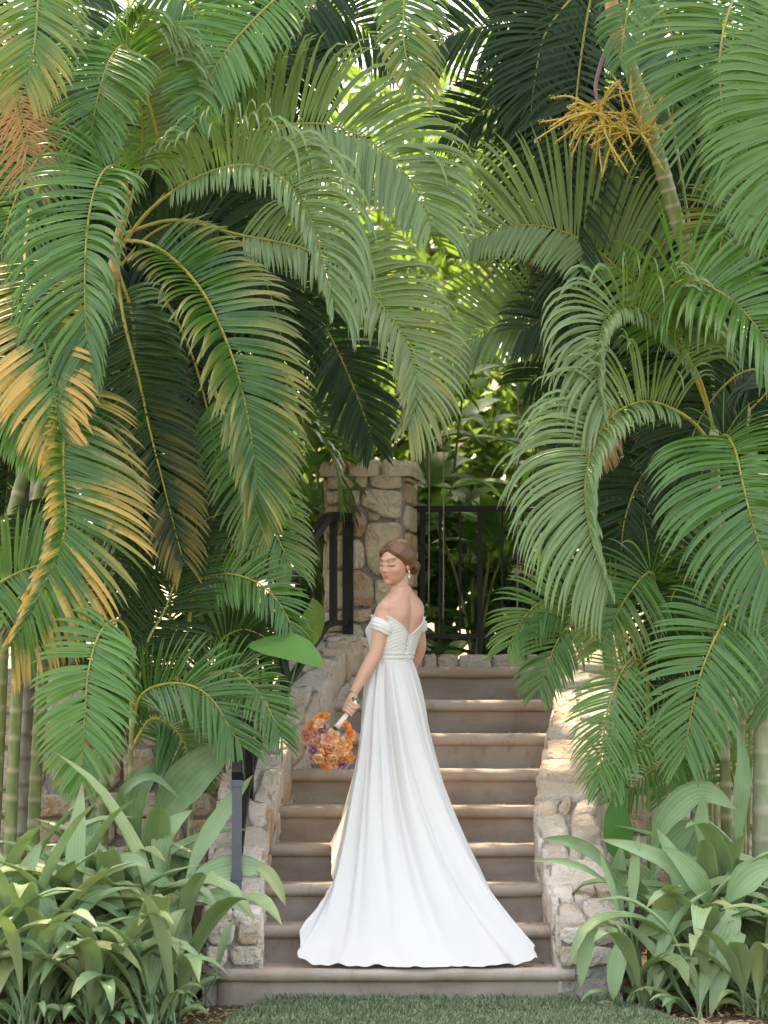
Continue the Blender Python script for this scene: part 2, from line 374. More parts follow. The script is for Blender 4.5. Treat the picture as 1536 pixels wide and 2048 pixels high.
# ---------------------------------------------------------------- stair
def xl(px, Y): return (px - 768) * (Y - CAMY) / FPX
NOSY = [GO * (k - 1) for k in range(1, NST + 1)]
LEFTPX = [437, 525, 531, 538, 555, 579, 618, 660, 700]
RIGHTPX = [1148, 1100, 1085, 1072, 1083, 1095, 1110, 1125, 1152]
ANG = [0.0, 0.01, 0.02, 0.03, 0.035, 0.04, 0.045, 0.05, 0.05]
def stair_z(X, Y):
    z = np.full(np.shape(Y), 0.035)
    for k in range(NST):
        xc = (xl(LEFTPX[k], NOSY[k]) + xl(RIGHTPX[k], NOSY[k])) / 2
        yy = NOSY[k] - (X - xc) * math.tan(ANG[k])
        z = np.where(Y > yy - 0.012, RISE * (k + 1), z)
    return z
stair = thing('stone_staircase', (0.1, 0, 0), 'flight of nine worn brown stone steps between two rough stone walls', 'staircase')
def make_step(k):
    Y = NOSY[k]; z = RISE * (k + 1)
    x0, x1 = xl(LEFTPX[k], Y), xl(RIGHTPX[k], Y)
    if k > 0: x0 -= 0.15; x1 += 0.15
    xc = (x0 + x1) / 2; R = rotz(-ANG[k]); nx = 26
    depth = GO + 0.06 if k < NST - 1 else 0.72
    th = 0.062
    # nosing profile (y, z): rounded bullnose
    prof = [(depth, z - th), (0.03, z - th)]
    for a in np.linspace(-90, 90, 7): prof.append((0.026 - 0.030 * math.cos(math.radians(a)), z - th / 2 + th / 2 * math.sin(math.radians(a))))
    prof += [(0.08, z + 0.001), (depth, z)]
    X = np.linspace(x0, x1, nx) - xc
    V = np.zeros((len(prof), nx, 3))
    for i, (py, pz) in enumerate(prof):
        V[i, :, 0] = X; V[i, :, 1] = py; V[i, :, 2] = pz
    nz = snoise(np.stack([X + k * 3.1, X * 0, X * 0], -1), k, 6)
    V[2:9, :, 1] += 0.004 * nz; V[2:10, :, 2] += 0.0035 * snoise(np.stack([X + k * 1.7, X * 0, X * 0], -1), k + 20, 9)
    F = [tuple(f) for f in grid_faces(len(prof), nx)]
    m = len(prof)
    F += [tuple(i * nx for i in range(m)), tuple(i * nx + nx - 1 for i in reversed(range(m)))]
    P = V.reshape(-1, 3) @ R.T + np.array([xc, Y, 0])
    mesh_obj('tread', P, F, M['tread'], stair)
    # riser
    zb = RISE * k - (0.02 if k else 0.05)
    zs = np.linspace(zb, z - th + 0.004, 5)
    V = np.zeros((5, nx, 3)); V[:, :, 0] = X; V[:, :, 2] = zs[:, None]
    V[:, :, 1] = 0.034 + 0.004 * snoise(np.stack([V[..., 0] + k, V[..., 2], V[..., 0] * 0], -1), k + 40, 7)
    V2 = V.copy(); V2[:, :, 1] += 0.05
    P = np.vstack([V.reshape(-1, 3), V2.reshape(-1, 3)]) @ R.T + np.array([xc, Y, 0])
    f1 = grid_faces(5, nx); f2 = f1[:, ::-1] + 5 * nx
    F = [tuple(f) for f in f1] + [tuple(f) for f in f2]
    for c in (0, nx - 1):
        for r in range(4):
            q = (r * nx + c, (r + 1) * nx + c, (r + 1) * nx + c + 5 * nx, r * nx + c + 5 * nx); F.append(q if c == 0 else q[::-1])
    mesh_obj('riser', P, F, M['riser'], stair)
for k in range(NST): make_step(k)

# ---------------------------------------------------------------- stones
def chaikin(P, it=1):
    for _ in range(it):
        Q = np.roll(P, -1, 0); P = np.stack([0.75 * P + 0.25 * Q, 0.25 * P + 0.75 * Q], 1).reshape(-1, 2)
    return P
def stone(poly, fmap, h, mat, parent, rng, it=1, back=0.02, rough=0.06, tone=None):
    """one stone with its own edges: outline poly in the (a, b) plane of a face, raised h out of it"""
    P = chaikin(np.array(poly, float), it); c = P.mean(0); size = np.sqrt(np.ptp(P[:, 0]) * np.ptp(P[:, 1]))
    P = c + (P - c) * (1 + rng.normal(0, rough, (len(P), 1)))
    rings = [(1.0, -back), (1.0, h * 0.55), (0.965, h * 0.92), (0.74, h * 1.02)]
    V = []
    for sc, hh in rings:
        q = c + (P - c) * sc
        hv = hh + (rng.normal(0, h * 0.16, len(q)) if sc < 1 else 0)
        V.append(fmap(q[:, 0], q[:, 1], hv + 0 * q[:, 0]))
    V.append(fmap(c[0:1], c[1:2], np.array([h * (1.05 + rng.normal(0, .1))])))
    n = len(P); V = np.vstack(V); F = [tuple(f) for f in grid_faces(4, n, 0, True)] + [(3 * n + i, 3 * n + (i + 1) % n, 4 * n) for i in range(n)]
    if tone is None: tone = (rng.random(), max(0, rng.normal(0.3, 0.35)), 0)
    return mesh_obj('stone', V, F, mat, parent, col=np.broadcast_to(np.array(tone, float), (len(V), 3)), smooth=True)

def side_wall(inner, width, sgn, front_extra, label, seed, front_y):
    """stair side wall: inner = [(px, Y)] of its inner foot, sgn -1 left / +1 right"""
    rng = np.random.default_rng(seed)
    Pin = catmull([(xl(p, y), y) for p, y in inner], 60)
    T = nrm(np.gradient(Pin, axis=0)); N = np.stack([T[:, 1], -T[:, 0]], 1) * sgn
    s = np.r_[0, np.cumsum(np.linalg.norm(np.diff(Pin, axis=0), axis=1))]; S = s[-1]
    def ztop(y): return np.minimum(RISE * (1 + y / GO), RISE * NST) + 0.15 + front_extra * np.exp(-np.maximum(y, 0) / 0.2)
    def base(sv):
        p = np.stack([np.interp(sv, s, Pin[:, 0]), np.interp(sv, s, Pin[:, 1])], -1); n = np.stack([np.interp(sv, s, N[:, 0]), np.interp(sv, s, N[:, 1])], -1); return p, n
    def ztu(sv):
        p, _ = base(sv); return ztop(p[..., 1]) + 0.012 * np.sin(sv * 17 + seed) + 0.008 * np.sin(sv * 41)
    def m_top(a, b, h):
        p, n = base(a); q = p + n * b[..., None]; return np.stack([q[..., 0], q[..., 1], ztu(a) + h], -1)
    def m_in(a, b, h):
        p, n = base(a); q = p - n * h[..., None]; return np.stack([q[..., 0], q[..., 1], ztu(a) - b], -1)
    def m_out(a, b, h):
        p, n = base(a); q = p + n * (width + h)[..., None]; return np.stack([q[..., 0], q[..., 1], ztu(a) - b], -1)
    p0, n0 = base(np.array([0.0])); t0 = T[0]
    def m_front(a, b, h):
        q = p0 + n0 * a[..., None] - t0 * h[..., None]; return np.stack([q[..., 0], q[..., 1], b], -1)
    w = thing('stair_side_wall', (*p0[0], 0), label, 'wall', 'stone walls beside the stair')
    # mortar core
    sv = np.linspace(0, S, 50); p, n = base(sv); zt = ztu(sv) - 0.008
    e = 0.010
    sec = [np.c_[p + n * e, np.full(50, -0.02)], np.c_[p + n * e, zt], np.c_[p + n * (width * .5), zt + .006], np.c_[p + n * (width - e), zt], np.c_[p + n * (width - e), np.full(50, -0.02)]]
    V = np.stack(sec, 1); V[:, 1:4] += 0.006 * np.stack([snoise(V[:, 1:4], seed + i, 30) for i in range(3)], -1)
    F = [tuple(f) for f in grid_faces(50, 5)] + [(0, 1, 2, 3, 4), tuple(49 * 5 + i for i in (4, 3, 2, 1, 0))]
    mesh_obj('mortar', V.reshape(-1, 3), F, M['mortar'], w, col=np.full((250, 3), .4), smooth=False)
    g = 0.007
    def quad(a0, a1, b0, b1, j=0.012):
        J = lambda: rng.normal(0, j)
        return [(a0 + g + J(), b0 + g + J()), ((a0 + a1) / 2 + J(), b0 + g + J()), (a1 - g + J(), b0 + g + J()), (a1 - g + J(), b1 - g + J()), ((a0 + a1) / 2 + J(), b1 - g + J()), (a0 + g + J(), b1 - g + J())]
    # top stones
    a = 0.0
    while a < S - 0.05:
        da = rng.uniform(0.13, 0.21); a1 = min(a + da, S)
        u = rng.random()
        if u < 0.2: cuts = [0, width]
        elif u < 0.75: cuts = [0, width * rng.uniform(.4, .62), width]
        else: cuts = [0, width * rng.uniform(.3, .4), width * rng.uniform(.6, .7), width]
        for b0, b1 in zip(cuts[:-1], cuts[1:]):
            o = rng.uniform(-.03, .03)
            stone(quad(a + o, a1 + o, b0, b1), m_top, rng.uniform(.012, .03), M['stone'], w, rng, 1, 0.03)
        a = a1
    # inner face stones, then outer face
    for mp, hh, sx in ((m_in, 0.42, 1), (m_out, 0.75, 1)):
        b = 0.0
        while b < hh:
            db = rng.uniform(.12, .2); a = 0.0
            while a < S - 0.03:
                a1 = min(a + rng.uniform(.13, .27), S)
                stone(quad(a, a1, b, b + db), mp, rng.uniform(.006, .014), M['stone'], w, rng, 1, 0.02)
                a = a1
            b += db
    # front face stones
    zt0 = float(ztu(np.array([0.0]))[0]); b = 0.19
    while b < zt0 - 0.03:
        b1 = min(b + rng.uniform(.09, .13), zt0)
        if zt0 - b1 < 0.05: b1 = zt0
        c = width * rng.uniform(.35, .65)
        for a0, a1 in ((0, c), (c, width)): stone(quad(a0, a1, b, b1, .006), m_front, .02, M['stone'], w, rng, 1, 0.03)
        b = b1
    return base, ztu, S
LW = [(524, 0.06), (525, 0.33), (531, 0.66), (539, 0.99), (555, 1.32), (579, 1.65), (618, 1.98), (660, 2.31), (702, 2.64), (748, 2.98)]
RW = [(1118, 0.02), (1102, 0.33), (1085, 0.66), (1071, 0.99), (1080, 1.32), (1092, 1.65), (1106, 1.98), (1123, 2.31), (1145, 2.64), (1172, 3.1)]
lbase, lz, LS = side_wall(LW, 0.275, -1, 0.085, 'rough pale stone wall carrying the iron handrail beside the steps', 11, 0)
rbase, rz, RS = side_wall(RW, 0.30, 1, 0.06, 'rough sun dappled stone wall without a railing beside the steps', 23, 0)

# a few dry leaves and crumbs that have collected on the treads
def fallen():
    r = np.random.default_rng(66); V = []; C = []
    for i in range(170):
        k = int(r.integers(0, 9)); Y = NOSY[k] + GO - r.uniform(.0, .30) ** 1.0 if r.random() < .6 else NOSY[k] + r.uniform(.03, .3)
        xa, xb = xl(LEFTPX[k], Y), xl(RIGHTPX[k], Y)
        if k == 0: xa, xb = -.55, .85
        X = xb - abs(r.normal(0, .14)) - .02 if r.random() < .6 else r.uniform(xa + .03, xb - .03)
        z = RISE * (k + 1) + .004; a = r.uniform(0, 6.28); l = r.uniform(.006, .022); w = l * r.uniform(.2, .5)
        d = np.array([math.cos(a), math.sin(a), r.normal(0, .12)]); s = np.array([-math.sin(a), math.cos(a), r.normal(0, .2)])
        b = np.array([X, Y, z]); V.append([b - d * l, b + s * w + [0, 0, .003], b + d * l + [0, 0, .002], b - s * w + [0, 0, .004]]); C.append(r.random())
    V = np.array(V); n = len(V); col = np.zeros((n, 4, 3)); col[..., 1] = np.array(C)[:, None]; col[..., 0] = .2
    o = mesh_obj('fallen_leaves', V.reshape(-1, 3), np.arange(n * 4).reshape(n, 4), M['palm_dry'], col=col.reshape(-1, 3), smooth=False)
    tag(o, 'dry leaf scraps collected on the stone treads', 'leaves', kind='stuff')
fallen()
# boulder-like foot stones in front of the right wall and at the left slab end
rs = np.random.default_rng(5)

# ---------------------------------------------------------------- pillar
PY = 3.02; PS = FPX / (PY - CAMY); PA = 0.12
prow = at(653, 1290, PY)
def m_pf(a, b, h):
    q = np.stack([a, -h, b], -1) @ rotz(-PA).T; return q + np.array([prow[0], PY, 0])
PWID = 0.452; PD = 0.46
def m_pr(a, b, h):
    q = np.stack([PWID + h, a, b], -1) @ rotz(-PA).T; return q + np.array([prow[0], PY, 0])
def m_pl(a, b, h):
    q = np.stack([-h, a, b], -1) @ rotz(-PA).T; return q + np.array([prow[0], PY, 0])
pil = thing('stone_pillar', (prow[0], PY, TZ), 'square tan stone pillar with a flat cap at the head of the steps', 'pillar')
def pb(py): return CAMH + (HORIZON - py) / PS
def pa(px): return (px - 653) / PS / math.cos(PA)
B = Bag(); zc0, zc1 = TZ - 0.02, pb(952)
B.box((PWID / 2, PD / 2, (zc0 + zc1) / 2), (PWID / 2 - .004, PD / 2 - .004, (zc1 - zc0) / 2)); v = B.v[0] @ rotz(-PA).T + np.array([prow[0], PY, 0])
mesh_obj('mortar', v, B.f, M['mortar'], pil, col=np.full((8, 3), .15), smooth=False)
PST = [
 ([(655, 953), (706, 952), (709, 977), (657, 979)], (.5, .2)), ([(712, 951), (736, 951), (734, 976), (711, 974)], (.5, .3)), ([(741, 953), (770, 950), (804, 954), (803, 977), (770, 981), (742, 972)], (.7, .2)),
 ([(653, 983), (688, 981), (690, 1005), (655, 1009)], (.8, .2)), ([(692, 981), (700, 981), (701, 1006), (693, 1006)], (.3, .5)), ([(703, 981), (721, 981), (719, 1008), (712, 1014), (702, 1010)], (.5, .1)),
 ([(726, 984), (742, 979), (800, 983), (805, 1000), (803, 1032), (795, 1037), (764, 1035), (742, 1020), (723, 1010)], (.95, .15)),
 ([(654, 1013), (700, 1011), (703, 1036), (700, 1062), (655, 1072)], (.6, .5)), ([(706, 1028), (722, 1022), (735, 1040), (733, 1062), (722, 1076), (706, 1074)], (.4, .9)), ([(737, 1024), (762, 1032), (756, 1042), (738, 1043)], (.5, .6)),
 ([(732, 1052), (745, 1045), (803, 1047), (804, 1090), (802, 1150), (790, 1160), (750, 1150), (736, 1130), (729, 1090)], (.75, .5)),
 ([(703, 1082), (718, 1078), (730, 1095), (731, 1125), (724, 1138), (703, 1138)], (.9, .2)), ([(655, 1077), (698, 1066), (699, 1136), (654, 1138)], (.6, .3)),
 ([(701, 1143), (722, 1141), (745, 1160), (749, 1190), (744, 1212), (702, 1215)], (.1, 1.0)), ([(752, 1158), (800, 1165), (803, 1215), (756, 1216), (750, 1195)], (.5, .4)),
 ([(652, 1142), (697, 1141), (697, 1218), (650, 1220)], (.95, .05)), ([(650, 1225), (690, 1222), (692, 1262), (650, 1264)], (.8, .2)), ([(696, 1220), (744, 1219), (745, 1238), (722, 1246), (700, 1240)], (.5, .6)), ([(748, 1220), (803, 1221), (803, 1262), (748, 1260)], (.5, .5)),
 ([(697, 1244), (720, 1250), (728, 1266), (727, 1287), (700, 1289)], (.8, .3)), ([(650, 1267), (693, 1266), (696, 1294), (650, 1294)], (.7, .4)), ([(731, 1265), (803, 1266), (803, 1294), (731, 1293)], (.6, .3)),
 ([(650, 1298), (720, 1297), (720, 1335), (650, 1335)], (.5, .3)), ([(724, 1297), (803, 1297), (803, 1335), (724, 1335)], (.6, .4))]
rs = np.random.default_rng(31)
for poly, (r_, g_) in PST:
    pp = []
    for i in range(len(poly)):
        p, q = np.array(poly[i], float), np.array(poly[(i + 1) % len(poly)], float); pp += [p, (p + q) / 2]
    stone([(pa(x), pb(y)) for x, y in pp], m_pf, rs.uniform(.022, .038), M['stone_warm'], pil, rs, 1, .01, .018, (r_, g_, 0))
for mp in (m_pr, m_pl):
    b = TZ
    while b < zc1 - .03:
        b1 = min(b + rs.uniform(.1, .28), zc1); c = PD * rs.uniform(.4, .7)
        for a0, a1 in ((0.0, c), (c, PD)):
            g = .008; stone([(a0 + g, b + g), ((a0 + a1) / 2, b + g), (a1 - g, b + g), (a1 - g, b1 - g), ((a0 + a1) / 2, b1 - g), (a0 + g, b1 - g)], mp, .02, M['stone_warm'], pil, rs, 1, .01, .02)
        b = b1
for x0, x1 in ((640, 694), (695, 761), (762, 826)):
    for d0, d1 in ((-.045, .26), (.262, PD + .04)):
        a0, a1 = pa(x0), pa(x1)
        def m_cap(a, b, h): 
            q = np.stack([a, b, zc1 + h], -1) @ rotz(-PA).T; return q + np.array([prow[0], PY, 0])
        g = .003; pts = [(a0 + g, d0), ((a0 + a1) / 2, d0 + rs.normal(0, .006)), (a1 - g, d0), (a1 - g, (d0 + d1) / 2), (a1 - g, d1), ((a0 + a1) / 2, d1), (a0 + g, d1), (a0 + g, (d0 + d1) / 2)]
        stone(pts, m_cap, pb(925) - zc1, M['stone_warm'], pil, rs, 1, .005, .012, (rs.uniform(.5, .9), .25, 0)).name = 'cap_stone'

# ---------------------------------------------------------------- kerb at the head of the stair
KY = 3.3
kerb = thing('stone_kerb', (at(1000, 1345, KY)[0], KY, TZ), 'low kerb of squared stones under the iron fence behind the top step', 'kerb')
kz0, kz1 = TZ - .01, at(0, 1312, KY)[2]
B = Bag(); B.box((xl(1000, KY), KY + .12, (kz0 + kz1) / 2 - .01), (.5, .10, (kz1 - kz0) / 2 - .006)); B.obj('mortar', M['mortar'], kerb)
for x0, x1 in ((824, 846), (847, 874), (875, 917), (918, 984), (985, 1052), (1053, 1110), (1111, 1172)):
    a0, a1 = xl(x0, KY), xl(x1, KY)
    def m_k(a, b, h): return np.stack([a, KY + .015 - h, b], -1)
    def m_kt(a, b, h): return np.stack([a, KY + b, kz1 - .012 + h], -1)
    g = .004; am = (a0 + a1) / 2; J = lambda: rs.normal(0, .006)
    stone([(a0 + g, kz0), (am, kz0), (a1 - g, kz0), (a1 - g, (kz0 + kz1) / 2), (a1 - g, kz1 + J()), (am, kz1 + J()), (a0 + g, kz1 + J()), (a0 + g, (kz0 + kz1) / 2)], m_k, .022, M['stone'], kerb, rs, 1, .02, .03, (rs.uniform(.3, 1), .3, 0))
    stone([(a0 + g, 0.02), (am, 0.02), (a1 - g, 0.02), (a1 - g, .2), (am, .21), (a0 + g, .2)], m_kt, .018, M['stone'], kerb, rs, 1, .02, .03)

# ---------------------------------------------------------------- retaining walls behind the beds
def retaining(x0, x1, Y, label, seed):
    rng = np.random.default_rng(seed)
    w = thing('retaining_wall', ((x0 + x1) / 2, Y, 0), label, 'wall')
    B = Bag(); B.box(((x0 + x1) / 2, Y + .2, .8), ((x1 - x0) / 2, .19, .83)); B.obj('mortar', M['mortar'], w)
    def mp(a, b, h): return np.stack([a, Y + .01 - h, b], -1)
    b = 0.0
    while b < 1.58:
        b1 = min(b + rng.uniform(.14, .24), 1.63); a = x0
        while a < x1 - .02:
            a1 = min(a + rng.uniform(.18, .42), x1); g = .01; J = lambda: rng.normal(0, .012)
            stone([(a + g, b + g + J()), ((a + a1) / 2, b + g), (a1 - g, b + g + J()), (a1 - g, b1 - g + J()), ((a + a1) / 2, b1 - g), (a + g, b1 - g + J())], mp, rng.uniform(.015, .04), M['stone_warm'], w, rng, 1, .02, .04, (rng.uniform(0, .6), rng.uniform(.2, 1), 0))
            a = a1
        b = b1
retaining(-4.6, -0.62, 2.25, 'brown stone retaining wall half hidden by leaves beyond the handrail', 41)
retaining(1.30, 5.0, 2.25, 'brown stone retaining wall half hidden behind the strap leaf plants', 42)

# ---------------------------------------------------------------- handrail on the left wall
rail = thing('iron_handrail', (xl(477, .08), .08, .4), 'black iron handrail with grey bottom post following the stair wall', 'railing')
def sweep_box(P, hw, hh):
    P = np.asarray(P); T = nrm(np.gradient(P, axis=0)); S_ = nrm(np.cross(T, [0, 0, 1.0])); U = np.cross(S_, T)
    V = np.stack([P + S_ * a * hw + U * b * hh for a, b in ((-1, -1), (1, -1), (1, 1), (-1, 1))], 1)
    n = len(P); return V.reshape(-1, 3), [tuple(f) for f in grid_faces(n, 4, 0, True)] + [(3, 2, 1, 0), tuple((n - 1) * 4 + i for i in range(4))]
sv = np.linspace(0.07, LS - 0.10, 26); p, n = lbase(sv)
ctr = p + n * 0.12
ztr = np.array([min(RISE * (1 + y / GO), RISE * NST) + .15 for y in ctr[:, 1]])
RH = 0.70
V, F = sweep_box(np.c_[ctr, ztr + RH], .026, .024); mesh_obj('top_rail', V, F, M['iron'], rail, smooth=False)
V, F = sweep_box(np.c_[ctr[2:], ztr[2:] + .10], .018, .016); mesh_obj('bottom_rail', V, F, M['iron'], rail, smooth=False)
def post(i, half, mat, zb, zt, name='post'):
    B = Bag(); c = ctr[i]; a = math.atan2(*(n[i][::-1])); B.box((c[0], c[1], (zb + zt) / 2), (half, half, (zt - zb) / 2), rotz(a)); return B.obj(name, mat, rail)
o = post(0, .024, M['iron_grey'], ztr[0] - .02, ztr[0] + RH - .018); o['label'] = 'weathered grey square bottom post'
B = Bag(); c = ctr[0]; B.box((c[0], c[1], ztr[0] + RH - .035), (.031, .031, .014), rotz(math.atan2(*(n[0][::-1])))); B.obj('collar', M['iron_grey'], o)
B = Bag(); B.box((c[0], c[1], ztr[0] + .22), (.029, .029, .02), rotz(math.atan2(*(n[0][::-1])))); B.obj('collar', M['iron_grey'], o)
for i in (9, 16): post(i, .02, M['iron'], ztr[i] - .05, ztr[i] + RH - .02)
post(25, .024, M['iron'], ztr[25] - .03, ztr[25] + RH - .02); post(23, .018, M['iron'], ztr[23] + .09, ztr[23] + RH - .02)
for i in (3, 6, 12, 14, 18, 20): post(i, .008, M['iron'], ztr[i] + .1, ztr[i] + RH - .02, 'baluster')

# ---------------------------------------------------------------- fence behind
FY = 3.62
fence = thing('iron_fence', (0.6, FY, TZ), 'black iron fence with vertical bars behind the top of the steps', 'fence')
zt_, zb_ = at(0, 1018, FY)[2], at(0, 1272, FY)[2]
B = Bag(); B.box((1.06, FY, zt_), (.95, .018, .018)); B.obj('top_rail', M['iron'], fence)
B = Bag(); B.box((1.06, FY, zb_), (.95, .015, .015)); B.obj('bottom_rail', M['iron'], fence)
for px in (845, 960, 1090, 1215): 
    B = Bag(); B.box((xl(px, FY), FY, (zt_ + TZ) / 2), (.016, .016, (zt_ - TZ) / 2)); B.obj('post', M['iron'], fence)
for px in (880, 920, 1004, 1046, 1130, 1172):
    B = Bag(); B.box((xl(px, FY), FY, (zt_ + zb_) / 2), (.007, .007, (zt_ - zb_) / 2)); B.obj('bar', M['iron'], fence)

# ================================================================== vegetation
CAMV = np.array([0, -1.0, 0])
NLEAFLET = [0]
def leaflet_block(P, D, F, Ln, Wd, droop, S, rng, tipd=1.0):
    """vectorised leaflets: roots P, directions D, face normals F, lengths, widths -> V (n,S+1,3,3)"""
    n = len(P); d = nrm(D); p = P.copy(); out = np.zeros((n, S + 1, 3, 3)); F = nrm(F)
    t = np.linspace(0, 1, S + 1)
    wp = np.interp(t, [0, .08, .3, .62, .85, 1], [.35, .75, 1, .88, .52, .03])
    for i in range(S + 1):
        side = nrm(np.cross(d, F)); nn = np.cross(side, d)
        w = (Wd * wp[i])[:, None] * 0.5
        out[:, i, 0] = p - side * w + nn * w * 0.45
        out[:, i, 1] = p
        out[:, i, 2] = p + side * w + nn * w * 0.45
        if i < S:
            p = p + d * (Ln / S)[:, None]
            g = droop * (0.10 + 0.9 * t[i + 1] ** (1.6 * tipd)) * (7.0 / S)
            d = nrm(d + np.array([0, 0, -1.0]) * g[:, None] * 0.42)
    return out
def leaflet_faces(n, S):
    one = grid_faces(S + 1, 3); k = (S + 1) * 3
    return (one[None] + (np.arange(n) * k)[:, None, None]).reshape(-1, 4)

def frond(parent, pts, L, n=42, w=.030, psi=0.0, vee=12, droop=.45, up=1.0, lo=1.0, yel=0.0, ytip=0.0, mat='palm', bare=.12, a0=72, a1=24,
          r0=.011, split=False, seed=None, world=False, S=7, tone=0.5, tipd=1.5, label=None, ragged=0.05, vu=None, vl=None, flip=False):
    rng = np.random.default_rng(seed if seed is not None else random.randrange(1 << 30))
    P3 = np.array([p if world else at(*p) for p in pts], float)
    if not world: L *= 1.1; droop *= 1.7; w *= .74; n = int(n * 1.45)
    if split: S = 9
    C = catmull(P3, 60); T = nrm(np.gradient(C, axis=0))
    # rachis
    rad = np.linspace(r0, r0 * .22, 60)
    V, Fc = tube(C[::2], rad[::2], 6)
    fr = mesh_obj('frond', V, Fc, M['rachis'], parent, col=np.c_[np.full(len(V), rng.uniform(0, .5)), np.zeros((len(V), 2))])
    if label: fr['label'] = label
    s = bare + (1 - bare) * (np.arange(n) + .5) / n
    u = (s - bare) / (1 - bare)
    idx = np.clip(s * 59, 0, 59); i0 = np.floor(idx).astype(int); i1 = np.minimum(i0 + 1, 59); fr_ = (idx - i0)[:, None]
    Pc = C[i0] * (1 - fr_) + C[i1] * fr_; Tc = nrm(T[i0] * (1 - fr_) + T[i1] * fr_)
    ps = math.radians(psi)
    if world:
        Q = nrm(np.cross(np.cross(Tc, [0, 0, 1.0]), Tc)); Fn = Q          # upper face of a freely arching frond
    else:
        Cv = nrm(CAMV - (Tc @ CAMV)[:, None] * Tc); Q = np.cross(Tc, Cv)
        if Q[n // 2, 2] < 0 and psi > 0: Q = -Q
        Fn = nrm(math.cos(ps) * Cv + abs(math.sin(ps)) * Q)
    Bn = np.cross(Tc, Fn)
    prof = 0.34 + 0.66 * np.sin(np.pi * np.clip(u * .82 + .12, 0, 1)) ** .9
    al = np.radians(a0 + (a1 + 10 - a0) * u ** 1.8); ve = math.radians(vee)
    blocks = []; cols = []
    for sg, k, vs in ((1, up, vu), (-1, lo, vl)):
        if k <= 0: continue
        a_ = al + rng.normal(0, .035, n) + .04 * np.sin(u * 23 + rng.uniform(0, 6)); v_ = (ve if vs is None else math.radians(vs)) + rng.normal(0, .07, n)
        D = np.cos(a_)[:, None] * Tc + np.sin(a_)[:, None] * (sg * np.cos(v_)[:, None] * Bn + np.sin(v_)[:, None] * Fn)
        Ln = L * prof * k * rng.uniform(1 - ragged * 1.4, 1 + ragged, n)
        Wd = w * (.6 + .4 * prof) * rng.uniform(.85, 1.12, n)
        dr = droop * rng.uniform(.8, 1.2, n) * np.where(rng.random(n) < .04, 2.4, 1)
        kp = rng.random(n) > .04
        blocks.append(leaflet_block(Pc + rng.normal(0, .003, (n, 3)), D, Fn + rng.normal(0, .07, (n, 3)), Ln, Wd, dr, S, rng, tipd)[kp])
        c = np.zeros((n, S + 1, 3, 3)); c[..., 0] = np.linspace(0, 1, S + 1)[None, :, None]
        c[..., 1] = np.clip(rng.normal(tone, .2, n), 0, 1)[:, None, None]
        yy = np.clip(yel + ytip * np.clip((u - .35) / .5, 0, 1) + rng.normal(0, .45, n) * (yel + ytip * np.clip((u - .35) / .5, 0, 1)), 0, 1); c[..., 2] = yy[:, None, None]
        cols.append(c[kp])
    A = np.concatenate(blocks)
    if flip: A = A[:, :, ::-1]
    Cc = np.concatenate(cols); m = len(A)
    NLEAFLET[0] += m
    if split:
        one = grid_faces(S + 1, 3)
        for q in range(m): mesh_obj('leaflet', A[q].reshape(-1, 3), one, M[mat], fr, col=Cc[q].reshape(-1, 3))
    else:
        o = mesh_obj('leaflets', A.reshape(-1, 3), leaflet_faces(m, S), M[mat], fr, col=Cc.reshape(-1, 3)); o['kind'] = 'stuff'
    return fr

def cane(parent, pts, r0, r1, mat='cane', ring=.11, name='trunk', world=False, seed=0):
    """ringed palm stem; the leaf scars are raised rings of their own colour"""
    P0 = catmull([p if world else at(*p) for p in pts], 60); n = int(min(420, max(40, np.linalg.norm(np.diff(P0, axis=0), axis=1).sum() / ring * 6)))
    P3 = catmull([p if world else at(*p) for p in pts], n)
    s = np.r_[0, np.cumsum(np.linalg.norm(np.diff(P3, axis=0), axis=1))]
    ph = (s / ring + .25 * np.sin(s * 3 + seed)) % 1.0
    isr = (ph < .17)
    R = np.linspace(r0, r1, n) * (1 + .05 * isr - .035 * (ph - .17) * (ph > .17))
    V, F = tube(P3, R, 12); col = np.zeros((n, 12, 3)); col[..., 0] = isr[:, None]
    return mesh_obj(name, V, F, M[mat], parent, col=col.reshape(-1, 3))

PX = 1 / 388.0
# ---------------------------------------------------------------- tall palm clump on the left
hub = at(228, 520, 1.15)
pl = thing('areca_palm', (-2.0, 1.25, .15), 'tall dense palm clump arching its fronds over the handrail side of the steps', 'palm tree', 'feather palms framing the steps')
cane(pl, [(60, 1985, 1.3), (75, 1500, 1.3), (130, 900, 1.25), (228, 520, 1.15)], .036, .026, 'cane')
cane(pl, [(10, 1985, 1.1), (28, 1500, 1.1), (48, 1200, 1.1), (75, 1000, 1.15), (105, 860, 1.2)], .034, .030, 'cane', .14)
cane(pl, [(-30, 1985, 1.2), (-5, 1500, 1.2), (5, 1280, 1.2), (20, 1060, 1.25), (62, 900, 1.3)], .040, .034, 'cane', .13)
cane(pl, [(30, 1985, 1.6), (60, 1300, 1.6), (75, 1000, 1.6), (85, 930, 1.6)], .05, .045, 'cane_grey', .12)
cane(pl, [(200, 1985, 1.5), (215, 1300, 1.5), (230, 800, 1.4), (232, 480, 1.2)], .03, .022, 'cane')
cane(pl, [(228, 560, 1.15), (232, 500, 1.12), (245, 440, 1.1)], .030, .022, 'shaft', .3, 'crown_shaft')
def LF(pts, Lpx, **k): return frond(pl, pts, Lpx * PX, **k)
# arch over the middle left
LF([(232, 510, 1.1), (300, 420, 1.0), (400, 352, .9), (500, 330, .82), (575, 365, .75), (625, 450, .68), (650, 540, .62), (665, 615, .58)], 185, n=60, w=0.03, psi=12, vee=10, droop=2.1, bare=.24, split=True, tone=0.7, up=0.45, lo=1.1, vu=62, tipd=1.5, flip=True, vl=34, seed=1, a0=80)
